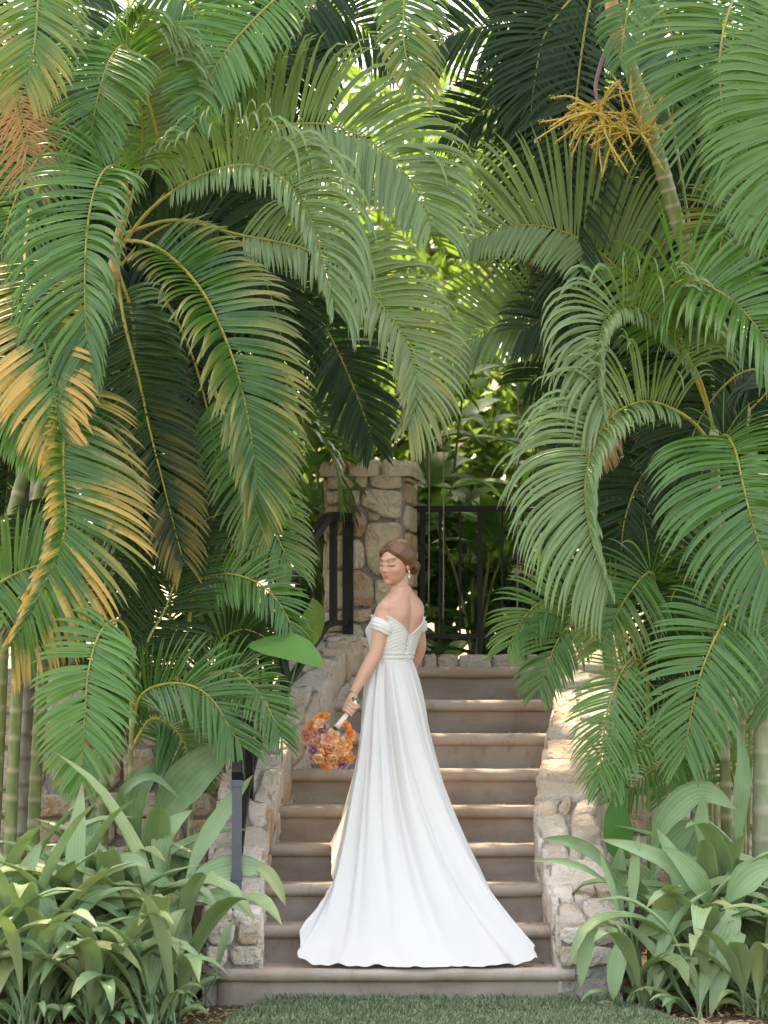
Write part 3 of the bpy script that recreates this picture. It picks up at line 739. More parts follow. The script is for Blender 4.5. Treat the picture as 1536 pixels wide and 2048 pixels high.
# long frond hanging in front of the trunk
LF([(232, 500, 1.1), (255, 400, .95), (240, 335, .75), (205, 345, .6), (180, 420, .5), (170, 530, .42), (171, 640, .38), (178, 740, .36)], 165, n=56, w=.034, psi=8, vee=14, droop=0.8, bare=.26, split=True, tone=.65, up=1.1, vu=10, vl=38, tipd=1.6, seed=2, a0=85, a1=18, lo=0.75)
# leaning frond with ochre tips
LF([(240, 480, 1.1), (300, 488, .9), (360, 530, .7), (410, 592, .55), (452, 680, .45), (480, 765, .4), (500, 860, .38), (512, 960, .38), (508, 1020, .4)], 160, n=60, w=.036, psi=5, vee=8, droop=0.5, bare=.16, split=True, tone=0.35, yel=0.2, up=0.9, lo=1.0, vu=58, vl=6, tipd=1.5, seed=3, a0=78, a1=20)
# large silver fan frond
LF([(300, 420, 1.7), (400, 320, 1.6), (480, 272, 1.5), (570, 250, 1.42), (660, 250, 1.36), (740, 283, 1.3), (800, 335, 1.26), (842, 395, 1.24), (862, 450, 1.22)], 180, n=58, w=0.036, psi=8, vee=8, droop=1.3, bare=.25, lo=1.15, tone=.8, up=0.75, flip=True, vl=22, seed=4, a0=75, a1=30, tipd=2.4)
# second silver arch sweeping down to the pillar
LF([(240, 470, 1.3), (350, 440, 1.3), (480, 470, 1.25), (600, 495, 1.2), (700, 545, 1.15), (780, 632, 1.1), (822, 712, 1.08), (834, 800, 1.06), (815, 850, 1.06)], 150, n=64, w=0.03, psi=8, vee=12, droop=0.9, bare=.3, tone=.75, yel=.0, ytip=.16, lo=1.1, up=0.7, vu=35, tipd=1.9, flip=True, vl=16, seed=5, a0=70, a1=22)
# dark frond over the pillar
LF([(480, 420, 1.9), (545, 500, 1.85), (610, 592, 1.8), (665, 682, 1.75), (705, 770, 1.72), (728, 830, 1.7), (745, 885, 1.7)], 125, n=50, w=.034, psi=10, vee=12, droop=.38, bare=.2, mat='palm_deep', tone=.5, seed=6, a0=75, a1=18)
# upper heart-shaped tip
LF([(330, 330, 1.4), (290, 180, 1.2), (255, 95, 1.0), (225, 110, .85), (203, 165, .75), (188, 232, .7), (180, 300, .68)], 120, n=40, w=.032, psi=8, vee=14, droop=.42, bare=.42, tone=.7, seed=7, a0=78, a1=20)
# upright frond behind it
LF([(240, 480, 1.5), (275, 350, 1.5), (285, 265, 1.45), (278, 190, 1.4), (266, 130, 1.35), (262, 70, 1.3), (290, 20, 1.2)], 175, n=54, w=.034, psi=10, vee=25, droop=1.7, bare=.3, tone=.8, lo=0.6, up=1.15, tipd=1.8, flip=True, vu=28, seed=8, a0=70, a1=30)
# orange drooping frond at the left edge
LF([(60, 420, .9), (50, 520, .7), (70, 610, .5), (90, 690, .4), (104, 760, .36), (116, 830, .35), (126, 880, .36)], 145, n=44, w=.034, psi=8, vee=10, droop=0.45, bare=.25, tone=.6, yel=0.95, ytip=.3, split=True, up=1.1, lo=0.8, seed=9, a0=82, a1=20)
# long orange one below
LF([(160, 700, .9), (150, 780, .6), (130, 860, .4), (126, 930, .32), (131, 1010, .28), (130, 1060, .26), (108, 1125, .25), (65, 1215, .25), (20, 1290, .26)], 175, n=58, w=.035, psi=10, vee=8, droop=0.4, bare=.18, tone=.45, yel=0.5, ytip=0.6, split=True, up=0.4, vu=50, vl=6, seed=10, a0=82, a1=22, lo=1.05)
# hanging frond in the middle
LF([(235, 560, 1.2), (250, 650, 1.0), (278, 760, .85), (302, 870, .75), (330, 980, .7), (350, 1060, .68), (366, 1120, .68)], 125, n=50, w=.030, psi=5, vee=10, droop=.36, bare=.1, mat='palm_deep', tone=.7, ytip=0.2, split=False, seed=11, a0=68, a1=18)
LF([(235, 540, 1.3), (262, 620, 1.15), (268, 700, 1.05), (245, 790, .95), (205, 850, .9), (160, 905, .88)], 125, n=40, w=.03, psi=5, vee=14, droop=.45, bare=.12, tone=.5, seed=12)
LF([(420, 760, .9), (470, 880, .8), (520, 1000, .72), (560, 1085, .7), (586, 1140, .7)], 110, n=40, w=.026, psi=8, vee=10, droop=.5, bare=.1, tone=.5, ytip=0.15, seed=13)
# bright frond crossing the top
LF([(640, -90, 1.6), (570, -20, 1.5), (512, 35, 1.4), (450, 105, 1.3), (415, 170, 1.25), (395, 235, 1.22)], 130, n=40, w=.032, psi=15, vee=20, droop=.25, mat='palm_fresh', tone=.8, seed=14, a0=70, a1=25)
# hanging tips at the top left corner
LF([(120, -160, .6), (85, -60, .5), (76, 10, .45), (70, 80, .42), (60, 140, .42), (50, 185, .42)], 130, n=36, w=.03, psi=5, vee=12, droop=.45, tone=.8, yel=.08, ytip=.2, seed=15)
LF([(-40, 30, .9), (0, 100, .85), (20, 150, .8), (40, 210, .8), (60, 290, .8)], 90, n=22, w=0.018, psi=5, vee=12, droop=.4, mat='palm_dry', tone=0.3, ragged=0.25, seed=16)
LF([(20, 160, 1.1), (35, 230, 1.05), (50, 300, 1.02), (50, 360, 1.0)], 120, n=20, w=0.014, psi=5, vee=12, droop=.6, mat='palm_dry', tone=.4, ragged=0.3, seed=17)
LF([(-60, 700, .8), (0, 790, .6), (40, 840, .55), (75, 890, .52), (90, 930, .52)], 95, n=30, w=.03, psi=6, vee=12, droop=.5, tone=.9, seed=18)
LF([(-80, 1210, .7), (0, 1165, .65), (50, 1140, .6), (105, 1128, .58), (150, 1150, .56)], 125, n=34, w=.03, psi=10, vee=10, droop=.35, mat='palm_fresh', tone=.5, seed=19)
LF([(150, 260, 1.5), (90, 300, 1.4), (40, 380, 1.3), (10, 470, 1.3), (0, 560, 1.3)], 140, n=36, w=.03, psi=10, vee=14, droop=.45, tone=.5, seed=20)
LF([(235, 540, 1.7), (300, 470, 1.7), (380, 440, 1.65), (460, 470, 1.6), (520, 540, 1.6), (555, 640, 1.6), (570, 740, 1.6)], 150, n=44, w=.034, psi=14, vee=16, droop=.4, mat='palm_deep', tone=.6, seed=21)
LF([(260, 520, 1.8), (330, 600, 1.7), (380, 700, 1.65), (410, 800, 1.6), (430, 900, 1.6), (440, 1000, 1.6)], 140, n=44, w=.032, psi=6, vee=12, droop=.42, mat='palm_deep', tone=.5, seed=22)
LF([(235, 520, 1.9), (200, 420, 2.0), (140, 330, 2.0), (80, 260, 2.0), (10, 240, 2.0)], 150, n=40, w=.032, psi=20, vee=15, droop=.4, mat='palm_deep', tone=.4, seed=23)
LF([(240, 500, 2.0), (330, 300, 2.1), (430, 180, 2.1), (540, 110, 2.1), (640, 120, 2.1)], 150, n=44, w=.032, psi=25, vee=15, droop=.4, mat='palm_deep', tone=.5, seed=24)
LF([(780, -140, 1.0), (806, -60, .95), (808, 10, .92), (806, 70, .9), (815, 125, .9), (830, 178, .9)], 115, n=34, w=.026, psi=8, vee=10, droop=.55, tone=.7, yel=0.1, ytip=0.15, seed=25, up=.6)
LF([(120, 960, 1.0), (90, 1040, .95), (60, 1100, .9), (50, 1180, .9), (60, 1260, .9)], 110, n=34, w=.026, psi=6, vee=10, droop=.4, mat='palm_deep', tone=.5, seed=26)

LF([(420, 300, 2.4), (470, 150, 2.4), (540, 60, 2.4), (630, 20, 2.4), (720, 50, 2.4), (780, 120, 2.4)], 150, n=44, w=.032, psi=20, vee=15, droop=.4, mat='palm_deep', tone=.5, seed=27)
LF([(700, -120, 2.2), (640, -20, 2.2), (600, 60, 2.2), (590, 150, 2.2), (600, 240, 2.2)], 150, n=44, w=.032, psi=8, vee=15, droop=.45, mat='palm_deep', tone=.7, seed=28)
LF([(300, -120, 1.8), (340, -30, 1.8), (400, 30, 1.8), (440, 110, 1.8), (455, 200, 1.8)], 150, n=44, w=.032, psi=8, vee=15, droop=.45, mat='palm', tone=.4, seed=29)
LF([(180, -100, 1.6), (160, -20, 1.5), (150, 60, 1.45), (130, 150, 1.4), (100, 240, 1.4)], 140, n=40, w=.03, psi=8, vee=15, droop=.45, mat='palm_deep', tone=.8, seed=41)
# the shaded inner fronds that close the clump
def inner(par, hubs, x0, x1, y0, y1, count, seed, side):
    r = np.random.default_rng(seed)
    for i in range(count):
        hx, hy = hubs[i % len(hubs)]; Y = r.uniform(1.75, 2.5)
        tx, ty = r.uniform(x0, x1), r.uniform(y0, y1)
        top = min(hy, ty) - r.uniform(20, 160)
        mx, my = hx + (tx - hx) * .45, top + r.uniform(0, 40)
        pts = [(hx, hy, Y), (hx + (tx - hx) * .18, (hy + my) / 2, Y), (mx, my, Y), (hx + (tx - hx) * .8, my + (ty - my) * .35, Y), (tx, ty, Y)]
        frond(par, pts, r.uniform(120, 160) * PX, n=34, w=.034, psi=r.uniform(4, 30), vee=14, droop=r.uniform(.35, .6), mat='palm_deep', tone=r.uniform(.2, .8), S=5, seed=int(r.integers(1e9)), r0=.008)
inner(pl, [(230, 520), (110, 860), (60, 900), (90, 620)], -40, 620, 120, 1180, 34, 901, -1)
# ---------------------------------------------------------------- young palms low on the left
py1 = thing('young_palm', (at(250, 1900, .6)[0], .6, .1), 'young bright green palm with a heart shaped frond above the strap leaves', 'palm', 'young palms at the foot of the tall clumps')
def YF(par, pts, Lpx, **k): return frond(par, pts, Lpx * PX, **k)
cane(py1, [(255, 1940, .6), (258, 1700, .6), (262, 1500, .55), (268, 1300, .5)], .016, .010, 'cane')
YF(py1, [(262, 1450, .55), (262, 1290, .45), (235, 1240, .3), (200, 1265, .15), (178, 1335, .08), (172, 1400, .04), (167, 1470, .02), (162, 1560, .02)], 112, n=34, w=.034, psi=4, vee=16, droop=.36, bare=.46, mat='palm_fresh', tone=.8, split=True, seed=31, a0=80, a1=16)
YF(py1, [(262, 1480, .6), (280, 1395, .5), (330, 1368, .4), (385, 1372, .32), (425, 1400, .28), (452, 1442, .26), (482, 1492, .25)], 115, n=38, w=.022, psi=22, vee=18, droop=.30, bare=.2, mat='palm', tone=.5, split=True, seed=32, a0=60, a1=16)
YF(py1, [(262, 1470, .7), (290, 1300, .75), (330, 1220, .75), (360, 1140, .75), (400, 1080, .75)], 120, n=36, w=.024, psi=8, vee=14, droop=.25, mat='palm_deep', tone=.6, seed=33)
YF(py1, [(262, 1500, .7), (300, 1440, .65), (340, 1450, .6), (370, 1490, .58), (385, 1550, .56)], 100, n=32, w=.022, psi=8, vee=14, droop=.35, mat='palm', tone=.4, seed=34)
YF(py1, [(262, 1400, .7), (220, 1250, .75), (190, 1180, .75), (150, 1150, .75), (110, 1160, .75)], 110, n=32, w=.022, psi=15, vee=14, droop=.35, mat='palm_deep', tone=.6, seed=35)
py2 = thing('young_palm', (at(400, 1900, 1.0)[0], 1.0, .1), 'young palm reaching its thin fronds across the iron handrail', 'palm', 'young palms at the foot of the tall clumps')
cane(py2, [(385, 1900, 1.0), (380, 1600, .95), (372, 1400, .9), (370, 1300, .9)], .014, .010, 'cane')
YF(py2, [(372, 1420, .9), (400, 1360, .75), (455, 1342, .55), (495, 1362, .4), (530, 1405, .32), (552, 1450, .3), (566, 1485, .3)], 85, n=38, w=.024, psi=18, vee=14, droop=.28, bare=.18, tone=.6, split=True, seed=36, a0=62, a1=14)
YF(py2, [(370, 1330, .9), (390, 1180, .85), (440, 1148, .75), (500, 1158, .62), (540, 1185, .55), (570, 1225, .5), (590, 1270, .5)], 85, n=36, w=.024, psi=20, vee=14, droop=.28, bare=.2, tone=.5, seed=37, a0=62, a1=16)
YF(py2, [(370, 1350, 1.1), (340, 1230, 1.2), (350, 1130, 1.2), (400, 1050, 1.2), (460, 1020, 1.2)], 120, n=34, w=.024, psi=12, vee=14, droop=.3, mat='palm_deep', tone=.6, seed=38)
YF(py2, [(370, 1380, 1.0), (320, 1330, 1.0), (270, 1340, .95), (230, 1380, .9), (200, 1450, .9)], 110, n=34, w=.022, psi=10, vee=14, droop=.35, mat='palm_deep', tone=.5, seed=39)
YF(py2, [(375, 1450, 1.1), (430, 1300, 1.2), (480, 1260, 1.2), (530, 1275, 1.2), (570, 1310, 1.2)], 110, n=34, w=.022, psi=12, vee=14, droop=.3, mat='palm_deep', tone=.7, seed=40)

# ---------------------------------------------------------------- tall palm clump on the right
pr = thing('areca_palm', (2.05, 1.2, .15), 'tall palm clump with an orange flower spray leaning over the unrailed wall', 'palm tree', 'feather palms framing the steps')
def RF(pts, Lpx, **k): return frond(pr, pts, Lpx * PX, **k)
cane(pr, [(1560, 1985, 1.3), (1540, 1300, 1.5), (1490, 850, 1.6), (1440, 660, 1.7), (1370, 490, 1.55), (1310, 290, 1.5), (1262, 140, 1.5), (1240, 80, 1.5)], .050, .040, 'cane', .085)
cane(pr, [(1244, 96, 1.5), (1228, 40, 1.48), (1215, -60, 1.48)], .043, .034, 'shaft', .4, 'crown_shaft')
cane(pr, [(1522, 1985, .7), (1524, 1700, .7), (1526, 1400, .75), (1532, 1200, .8), (1545, 1000, .9)], .052, .046, 'cane_pale', .13)
cane(pr, [(1455, 1960, .9), (1452, 1600, .9), (1440, 1300, .9), (1432, 1000, .95), (1428, 860, 1.0)], .030, .024, 'cane', .14)
for i, (x0, x1) in enumerate(((1395, 1385), (1412, 1402), (1428, 1424), (1442, 1438), (1470, 1462), (1488, 1478), (1405, 1420), (1480, 1500))):
    cane(pr, [(x0, 1980, 1.1 + .05 * i), ((x0 + x1) / 2 + 6, 1650, 1.1 + .05 * i), (x1, 1380, 1.1 + .05 * i), (x1 + 10 - 4 * i, 1150, 1.1 + .05 * i)], .013, .010, 'cane', .2)
cane(pr, [(1465, 1320, 1.4), (1420, 700, 1.6), (1390, 520, 1.65), (1350, 280, 1.7), (1330, 200, 1.7)], .012, .008, 'cane', .4, 'stem')
# big arch
RF([(1432, 880, 1.1), (1400, 760, 1.0), (1350, 680, .9), (1295, 628, .8), (1245, 612, .7), (1212, 636, .62), (1197, 695, .56), (1198, 760, .52), (1210, 830, .5)], 165, n=62, w=0.028, psi=10, vee=9, droop=1.8, bare=.24, tone=.65, split=True, up=1.1, lo=0.35, vl=62, tipd=1.6, flip=True, vu=32, seed=51, a0=82, a1=26)
# second arch below
RF([(1428, 900, 1.0), (1392, 850, .9), (1345, 818, .8), (1290, 803, .68), (1232, 826, .58), (1192, 880, .5), (1172, 950, .45), (1173, 1025, .42), (1190, 1100, .4), (1216, 1175, .4)], 185, n=70, w=0.027, psi=10, vee=9, droop=1.35, bare=.2, tone=.7, split=True, up=1.1, lo=0.4, vl=58, tipd=1.6, flip=True, vu=26, seed=52, a0=82, a1=24)
# arching to the right edge
RF([(1432, 860, 1.2), (1370, 700, 1.1), (1335, 600, .95), (1365, 560, .8), (1420, 573, .7), (1480, 615, .6), (1530, 680, .55), (1570, 770, .52)], 175, n=50, w=.036, psi=15, vee=32, droop=0.8, bare=.3, tone=.65, split=True, vu=45, vl=18, tipd=1.8, seed=53, a0=80, a1=26)
# wide frond falling on the right
RF([(1432, 900, 1.0), (1450, 870, .8), (1470, 900, .6), (1484, 960, .48), (1502, 1035, .4), (1522, 1100, .36), (1545, 1170, .35)], 180, n=46, w=.036, psi=10, vee=12, droop=0.75, bare=.14, tone=.7, split=True, up=1.15, lo=0.85, vl=22, tipd=1.6, seed=54, a0=86, a1=30)
RF([(1560, 820, 1.2), (1540, 760, 1.2), (1500, 740, 1.2), (1440, 780, 1.2), (1390, 860, 1.2), (1360, 960, 1.2)], 150, n=40, w=.03, psi=20, vee=15, droop=.4, mat='palm_deep', tone=.6, seed=55)
# stiff fan frond at upper centre right
RF([(1440, 760, 1.9), (1340, 640, 1.85), (1260, 560, 1.8), (1180, 490, 1.75), (1105, 456, 1.7), (1040, 450, 1.66), (985, 462, 1.64), (940, 485, 1.64)], 195, n=56, w=.032, psi=8, vee=10, droop=0.6, bare=.28, tone=.6, lo=0.5, up=1.15, tipd=2.4, flip=True, vu=18, seed=56, a0=70, a1=34)
RF([(1430, 860, 2.1), (1330, 720, 2.1), (1200, 650, 2.1), (1090, 640, 2.05), (1000, 650, 2.0), (935, 685, 2.0), (890, 750, 2.0)], 160, n=48, w=.034, psi=8, vee=12, droop=0.2, bare=.25, tone=.5, up=1.1, lo=0.7, flip=True, tipd=2.2, seed=57, a0=66, a1=26)
# top right curtain
RF([(1500, -130, 1.2), (1472, -20, 1.1), (1447, 60, 1.0), (1439, 150, .95), (1450, 250, .92), (1468, 335, .9)], 175, n=50, w=.03, psi=6, vee=12, droop=0.4, tone=.75, yel=.06, up=1.1, seed=58, a0=84, a1=22)
RF([(1640, 40, .9), (1590, 90, .8), (1560, 170, .7), (1548, 260, .65), (1545, 360, .62), (1550, 450, .6)], 160, n=44, w=.04, psi=6, vee=14, droop=.5, tone=1.0, yel=.03, seed=59, a0=84, a1=22)
RF([(1560, 380, 1.4), (1500, 400, 1.35), (1450, 460, 1.3), (1430, 560, 1.3)], 120, n=34, w=.026, psi=10, vee=12, droop=.4, tone=.6, yel=.2, seed=60)
RF([(1170, -100, 2.2), (1110, -20, 2.2), (1040, 40, 2.2), (960, 55, 2.2), (900, 70, 2.2), (850, 110, 2.2)], 150, n=46, w=.03, psi=12, vee=12, droop=.5, mat='palm_deep', tone=.6, seed=61)
RF([(1230, -60, 2.4), (1170, 60, 2.4), (1110, 130, 2.4), (1040, 185, 2.4), (960, 228, 2.4), (890, 262, 2.4)], 130, n=44, w=.03, psi=12, vee=12, droop=.2, mat='palm_deep', tone=.5, seed=62)
RF([(1230, -80, 2.1), (1290, -30, 2.0), (1340, 60, 1.95), (1350, 160, 1.9), (1340, 260, 1.9)], 150, n=44, w=.03, psi=8, vee=12, droop=.4, tone=.5, seed=63)
RF([(1220, -60, 2.2), (1150, -10, 2.1), (1090, 70, 2.05), (1070, 160, 2.0), (1060, 240, 2.0)], 150, n=44, w=.03, psi=8, vee=12, droop=.45, mat='palm_deep', tone=.7, seed=64)
RF([(1430, 870, 1.3), (1400, 960, 1.3), (1370, 1060, 1.25), (1358, 1150, 1.2), (1348, 1260, 1.2)], 110, n=40, w=.026, psi=10, vee=10, droop=.4, tone=.6, yel=.1, up=.5, seed=65)
RF([(1430, 880, 1.5), (1340, 900, 1.5), (1280, 960, 1.45), (1250, 1040, 1.4), (1240, 1130, 1.4)], 140, n=42, w=.028, psi=10, vee=12, droop=.4, mat='palm_deep', tone=.6, seed=66)
RF([(1440, 880, 1.6), (1520, 800, 1.6), (1560, 760, 1.6), (1600, 800, 1.6)], 140, n=34, w=.03, psi=20, vee=12, droop=.4, mat='palm_deep', tone=.5, seed=67)
RF([(1245, 300, 2.2), (1215, 360, 2.15), (1180, 430, 2.1), (1140, 500, 2.1), (1110, 580, 2.1)], 120, n=34, w=.022, psi=8, vee=10, droop=.7, mat='palm_dry', tone=.1, seed=68)
RF([(1225, 800, 1.4), (1215, 840, 1.4), (1205, 880, 1.4), (1200, 920, 1.4)], 60, n=24, w=.016, psi=8, vee=10, droop=.9, mat='palm_dry', tone=.1, seed=69)
RF([(1300, -130, 1.35), (1272, -50, 1.3), (1256, 20, 1.26), (1246, 80, 1.24), (1240, 130, 1.24)], 75, n=26, w=.024, psi=8, vee=12, droop=.5, tone=.6, seed=70)
# flower spray
def spray(parent, origin_px, Y, seed):
    rng = np.random.default_rng(seed)
    st = mesh_obj('flower_spray', *tube(catmull([at(1222, 78, Y + .02), at(1206, 115, Y - .05), at(1193, 160, Y - .1), at(1192, 190, Y - .12), at(1205, 225, Y - .13), at(1225, 250, Y - .12)], 20), np.linspace(.013, .008, 20), 8), M['spray_stalk'], parent)
    st['label'] = 'drooping spray of orange yellow flower branches on a purple stalk'
    base = [at(1200, 205, Y - .13), at(1212, 238, Y - .13), at(1228, 252, Y - .12), at(1255, 262, Y - .12), at(1285, 264, Y - .12), at(1196, 222, Y - .12)]
    V, F = tube(catmull([at(1212, 238, Y - .13), at(1250, 262, Y - .14), at(1288, 266, Y - .15), at(1320, 250, Y - .16)], 14), np.linspace(.008, .004, 14), 6)
    mesh_obj('branch', V, F, M['spray_green'], st)
    tips = [(1102, 196), (1110, 285), (1190, 330), (1205, 350), (1235, 320), (1272, 330), (1328, 342), (1330, 305), (1345, 245), (1325, 190), (1262, 152), (1240, 160), (1275, 180), (1335, 265), (1215, 310), (1182, 290), (1150, 250), (1270, 225), (1228, 255), (1205, 355), (1160, 225), (1310, 225), (1140, 210), (1256, 345), (1130, 265), (1295, 200)]
    BR = []
    for i in range(46): tips.append((rng.normal(1215, 75), rng.normal(245, 56)))
    for i, (tx, ty) in enumerate(tips):
        b = base[i % len(base)] if abs(tx - 1212) < 70 else (base[4] if tx > 1212 else base[5])
        e = at(tx, ty, Y - .12 + rng.normal(0, .07)); mid = (b + e) / 2 + np.array([rng.normal(0, .02), rng.normal(0, .03), rng.uniform(-.01, .05)])
        C = catmull([b, mid, e], 16); R = np.linspace(.0046, .0036, 16) * (1 + .35 * (np.arange(16) % 2))
        V, F = tube(C, R, 6); mesh_obj('flower_branch', V, F, M['spray'], st); BR.append(C)
    # small budded twigs
    BR = np.vstack(BR); n = 4200; p = BR[rng.integers(0, len(BR), n)] + rng.normal(0, .0065, (n, 3))
    d = nrm(rng.normal(0, 1, (n, 3))) * .006; w = nrm(np.cross(d, rng.normal(0, 1, (n, 3)))) * .0035
    Vt = np.stack([p - d, p + w, p + d, p - w], 1).reshape(-1, 3)
    o = mesh_obj('buds', Vt, np.arange(n * 4).reshape(n, 4), M['spray'], st, smooth=False); o['kind'] = 'stuff'
M['spray'] = simple('orange flower branch', (0.50, 0.35, 0.08), .7, .3, 90, .4, var=.35)
M['spray_green'] = simple('green flower branch', (0.28, 0.30, 0.04), .6, .3)
M['spray_stalk'] = simple('purple stalk', (0.20, 0.09, 0.11), .6, .4, 30, .2, var=.4)
spray(pr, None, 1.42, 71)

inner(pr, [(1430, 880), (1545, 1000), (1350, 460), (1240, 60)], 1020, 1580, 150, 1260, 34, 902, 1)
# ---------------------------------------------------------------- young palms low on the right
py3 = thing('young_palm', (at(1290, 1900, .7)[0], .7, .1), 'young palm draping light fronds over the top of the sunlit wall', 'palm', 'young palms at the foot of the tall clumps')
cane(py3, [(1300, 1930, .9), (1298, 1600, .95), (1296, 1350, 1.0), (1300, 1200, 1.0)], .016, .010, 'cane')
YF(py3, [(1298, 1420, .95), (1292, 1340, .8), (1268, 1318, .65), (1245, 1340, .55), (1226, 1388, .5), (1212, 1440, .47), (1204, 1500, .46), (1198, 1565, .46)], 98, n=32, w=.020, psi=6, vee=14, droop=.28, bare=.26, mat='palm_fresh', tone=.9, split=True, seed=81, a0=66, a1=16)
YF(py3, [(1300, 1260, 1.0), (1310, 1170, .9), (1296, 1145, .8), (1255, 1192, .7), (1228, 1240, .65), (1202, 1295, .64)], 118, n=38, w=.026, psi=8, vee=12, droop=.42, bare=.16, tone=.6, ytip=.25, split=True, seed=82, a0=74, a1=22)
YF(py3, [(1300, 1280, 1.3), (1240, 1200, 1.2), (1170, 1188, 1.15), (1100, 1196, 1.1), (1050, 1232, 1.08), (1014, 1298, 1.08)], 95, n=38, w=.022, psi=14, vee=10, droop=.45, bare=.2, mat='palm_fresh', tone=.4, seed=83)
YF(py3, [(1300, 1300, 1.3), (1240, 1225, 1.2), (1180, 1222, 1.1), (1130, 1260, 1.05), (1098, 1320, 1.0), (1080, 1380, 1.0)], 95, n=38, w=.022, psi=12, vee=10, droop=.45, bare=.2, tone=.5, seed=84)
YF(py3, [(1300, 1250, 1.4), (1270, 1100, 1.5), (1230, 1040, 1.5), (1170, 1030, 1.5), (1120, 1080, 1.5)], 110, n=36, w=.024, psi=14, vee=12, droop=.4, mat='palm_deep', tone=.6, seed=85)
YF(py3, [(1310, 1500, .8), (1330, 1470, .7), (1300, 1455, .6), (1260, 1480, .5), (1232, 1530, .48), (1222, 1580, .48)], 90, n=26, w=.02, psi=30, vee=20, droop=.4, tone=1.0, seed=86)
YF(py3, [(1310, 1520, .9), (1360, 1500, .8), (1330, 1520, .75), (1280, 1560, .7), (1240, 1600, .7)], 90, n=26, w=.02, psi=30, vee=20, droop=.4, tone=.9, seed=87)
py4 = thing('young_palm', (at(1450, 1900, .5)[0], .5, .1), 'young palm with a broad green frond hanging before the yellow canes', 'palm', 'young palms at the foot of the tall clumps')
cane(py4, [(1480, 1940, .6), (1482, 1600, .65), (1490, 1350, .7), (1500, 1230, .7)], .018, .012, 'cane')
YF(py4, [(1492, 1300, .7), (1490, 1220, .55), (1466, 1218, .4), (1432, 1272, .3), (1404, 1340, .25), (1388, 1400, .23), (1376, 1465, .22), (1370, 1510, .22)], 130, n=40, w=.030, psi=6, vee=12, droop=.34, bare=.16, mat='palm', tone=.75, split=True, seed=88, a0=76, a1=18)
YF(py4, [(1500, 1260, .8), (1530, 1150, .75), (1540, 1220, .6), (1545, 1320, .55), (1540, 1420, .55)], 120, n=36, w=.028, psi=6, vee=12, droop=.4, tone=.6, seed=89)
YF(py4, [(1495, 1280, .9), (1440, 1120, .95), (1390, 1120, .95), (1350, 1180, .9), (1325, 1260, .9), (1310, 1350, .9)], 120, n=38, w=.028, psi=8, vee=12, droop=.4, mat='palm_deep', tone=.7, seed=90)
YF(py4, [(1490, 1400, 1.0), (1440, 1330, 1.0), (1390, 1330, 1.0), (1340, 1380, 1.0), (1310, 1450, 1.0)], 110, n=36, w=.026, psi=8, vee=12, droop=.4, mat='palm_deep', tone=.6, seed=91)
YF(py4, [(1485, 1600, .9), (1440, 1500, .95), (1400, 1480, .95), (1360, 1520, .95), (1330, 1600, .95)], 90, n=30, w=.022, psi=10, vee=12, droop=.4, mat='palm_fresh', tone=.6, seed=92)

# ---------------------------------------------------------------- broad and strap leaves
PROF = {'strap': ([0, .12, .3, .52, .75, .9, 1], [.10, .26, .66, 1, .78, .40, .02]),
        'ovate': ([0, .06, .2, .42, .65, .85, .95, 1], [.10, .5, .9, 1, .86, .5, .2, .02])}
def leaf(parent, pts, width, mat, prof='strap', pleat=.0, normal=(0, -.5, 1), tone=.5, yel=0.0, cols=9, S=13, stalk=None, name='leaf', fold=.25, seed=0, label=None, wav=.0):
    """one leaf blade along a spline of world points, with ribs, fold and an optional stalk down to the plant's base"""
    rng = np.random.default_rng(seed); C = catmull(pts, S); T = nrm(np.gradient(C, axis=0))
    N = np.broadcast_to(np.asarray(normal, float), T.shape); side = nrm(np.cross(T, N)); nn = nrm(np.cross(side, T))
    t = np.linspace(0, 1, S); w = np.interp(t, *PROF[prof]) * width * .5
    j = np.linspace(-1, 1, cols)
    zig = np.where(np.arange(cols) % 2 == 0, 1, -1) * pleat
    wave = wav * np.sin(t * 19 + rng.uniform(0, 6))[:, None] * (np.abs(j) ** 2)[None]
    h = (np.abs(j) ** 1.3)[None] * w[:, None] * fold + zig[None] * (w / (width * .5))[:, None] * width + wave * w[:, None]
    V = C[:, None] + side[:, None] * (j[None, :, None] * w[:, None, None]) + nn[:, None] * h[..., None]
    col = np.zeros((S, cols, 3)); col[..., 0] = t[:, None]; col[..., 1] = np.clip(tone + zig[None] * 8 * (pleat > 0), 0, 1); col[..., 2] = yel
    V = V.reshape(-1, 3); F = [tuple(f) for f in grid_faces(S, cols)]; col = col.reshape(-1, 3)
    if stalk is not None:
        b = np.asarray(stalk, float); m = (b + C[0]) / 2 - T[0] * .04
        tv, tf = tube(catmull([b, m, C[0], C[2]], 9), np.linspace(.006, .003, 9) * (1 + width * 4), 5)
        F += [tuple(i + len(V) for i in f) for f in tf]; V = np.vstack([V, tv]); col = np.vstack([col, np.broadcast_to([.1, tone, yel], (len(tv), 3))])
    o = mesh_obj(name, V, F, M[mat], parent, col=col)
    if label: o['label'] = label
    return o
def arch_pts(base, az, el, L, bend, rng, n=6):
    """a leaf's midrib: leaves the base at elevation el and bends over under its own weight"""
    p = np.array(base, float); e = el; out = [p.copy()]
    for i in range(n):
        e -= bend * (i / n) ** 1.0; d = np.array([math.cos(az) * math.cos(e), math.sin(az) * math.cos(e), math.sin(e)])
        p = p + d * L / n; out.append(p.copy())
    return out
def bed_z(y): return bed_f(np.asarray(y)) + .012
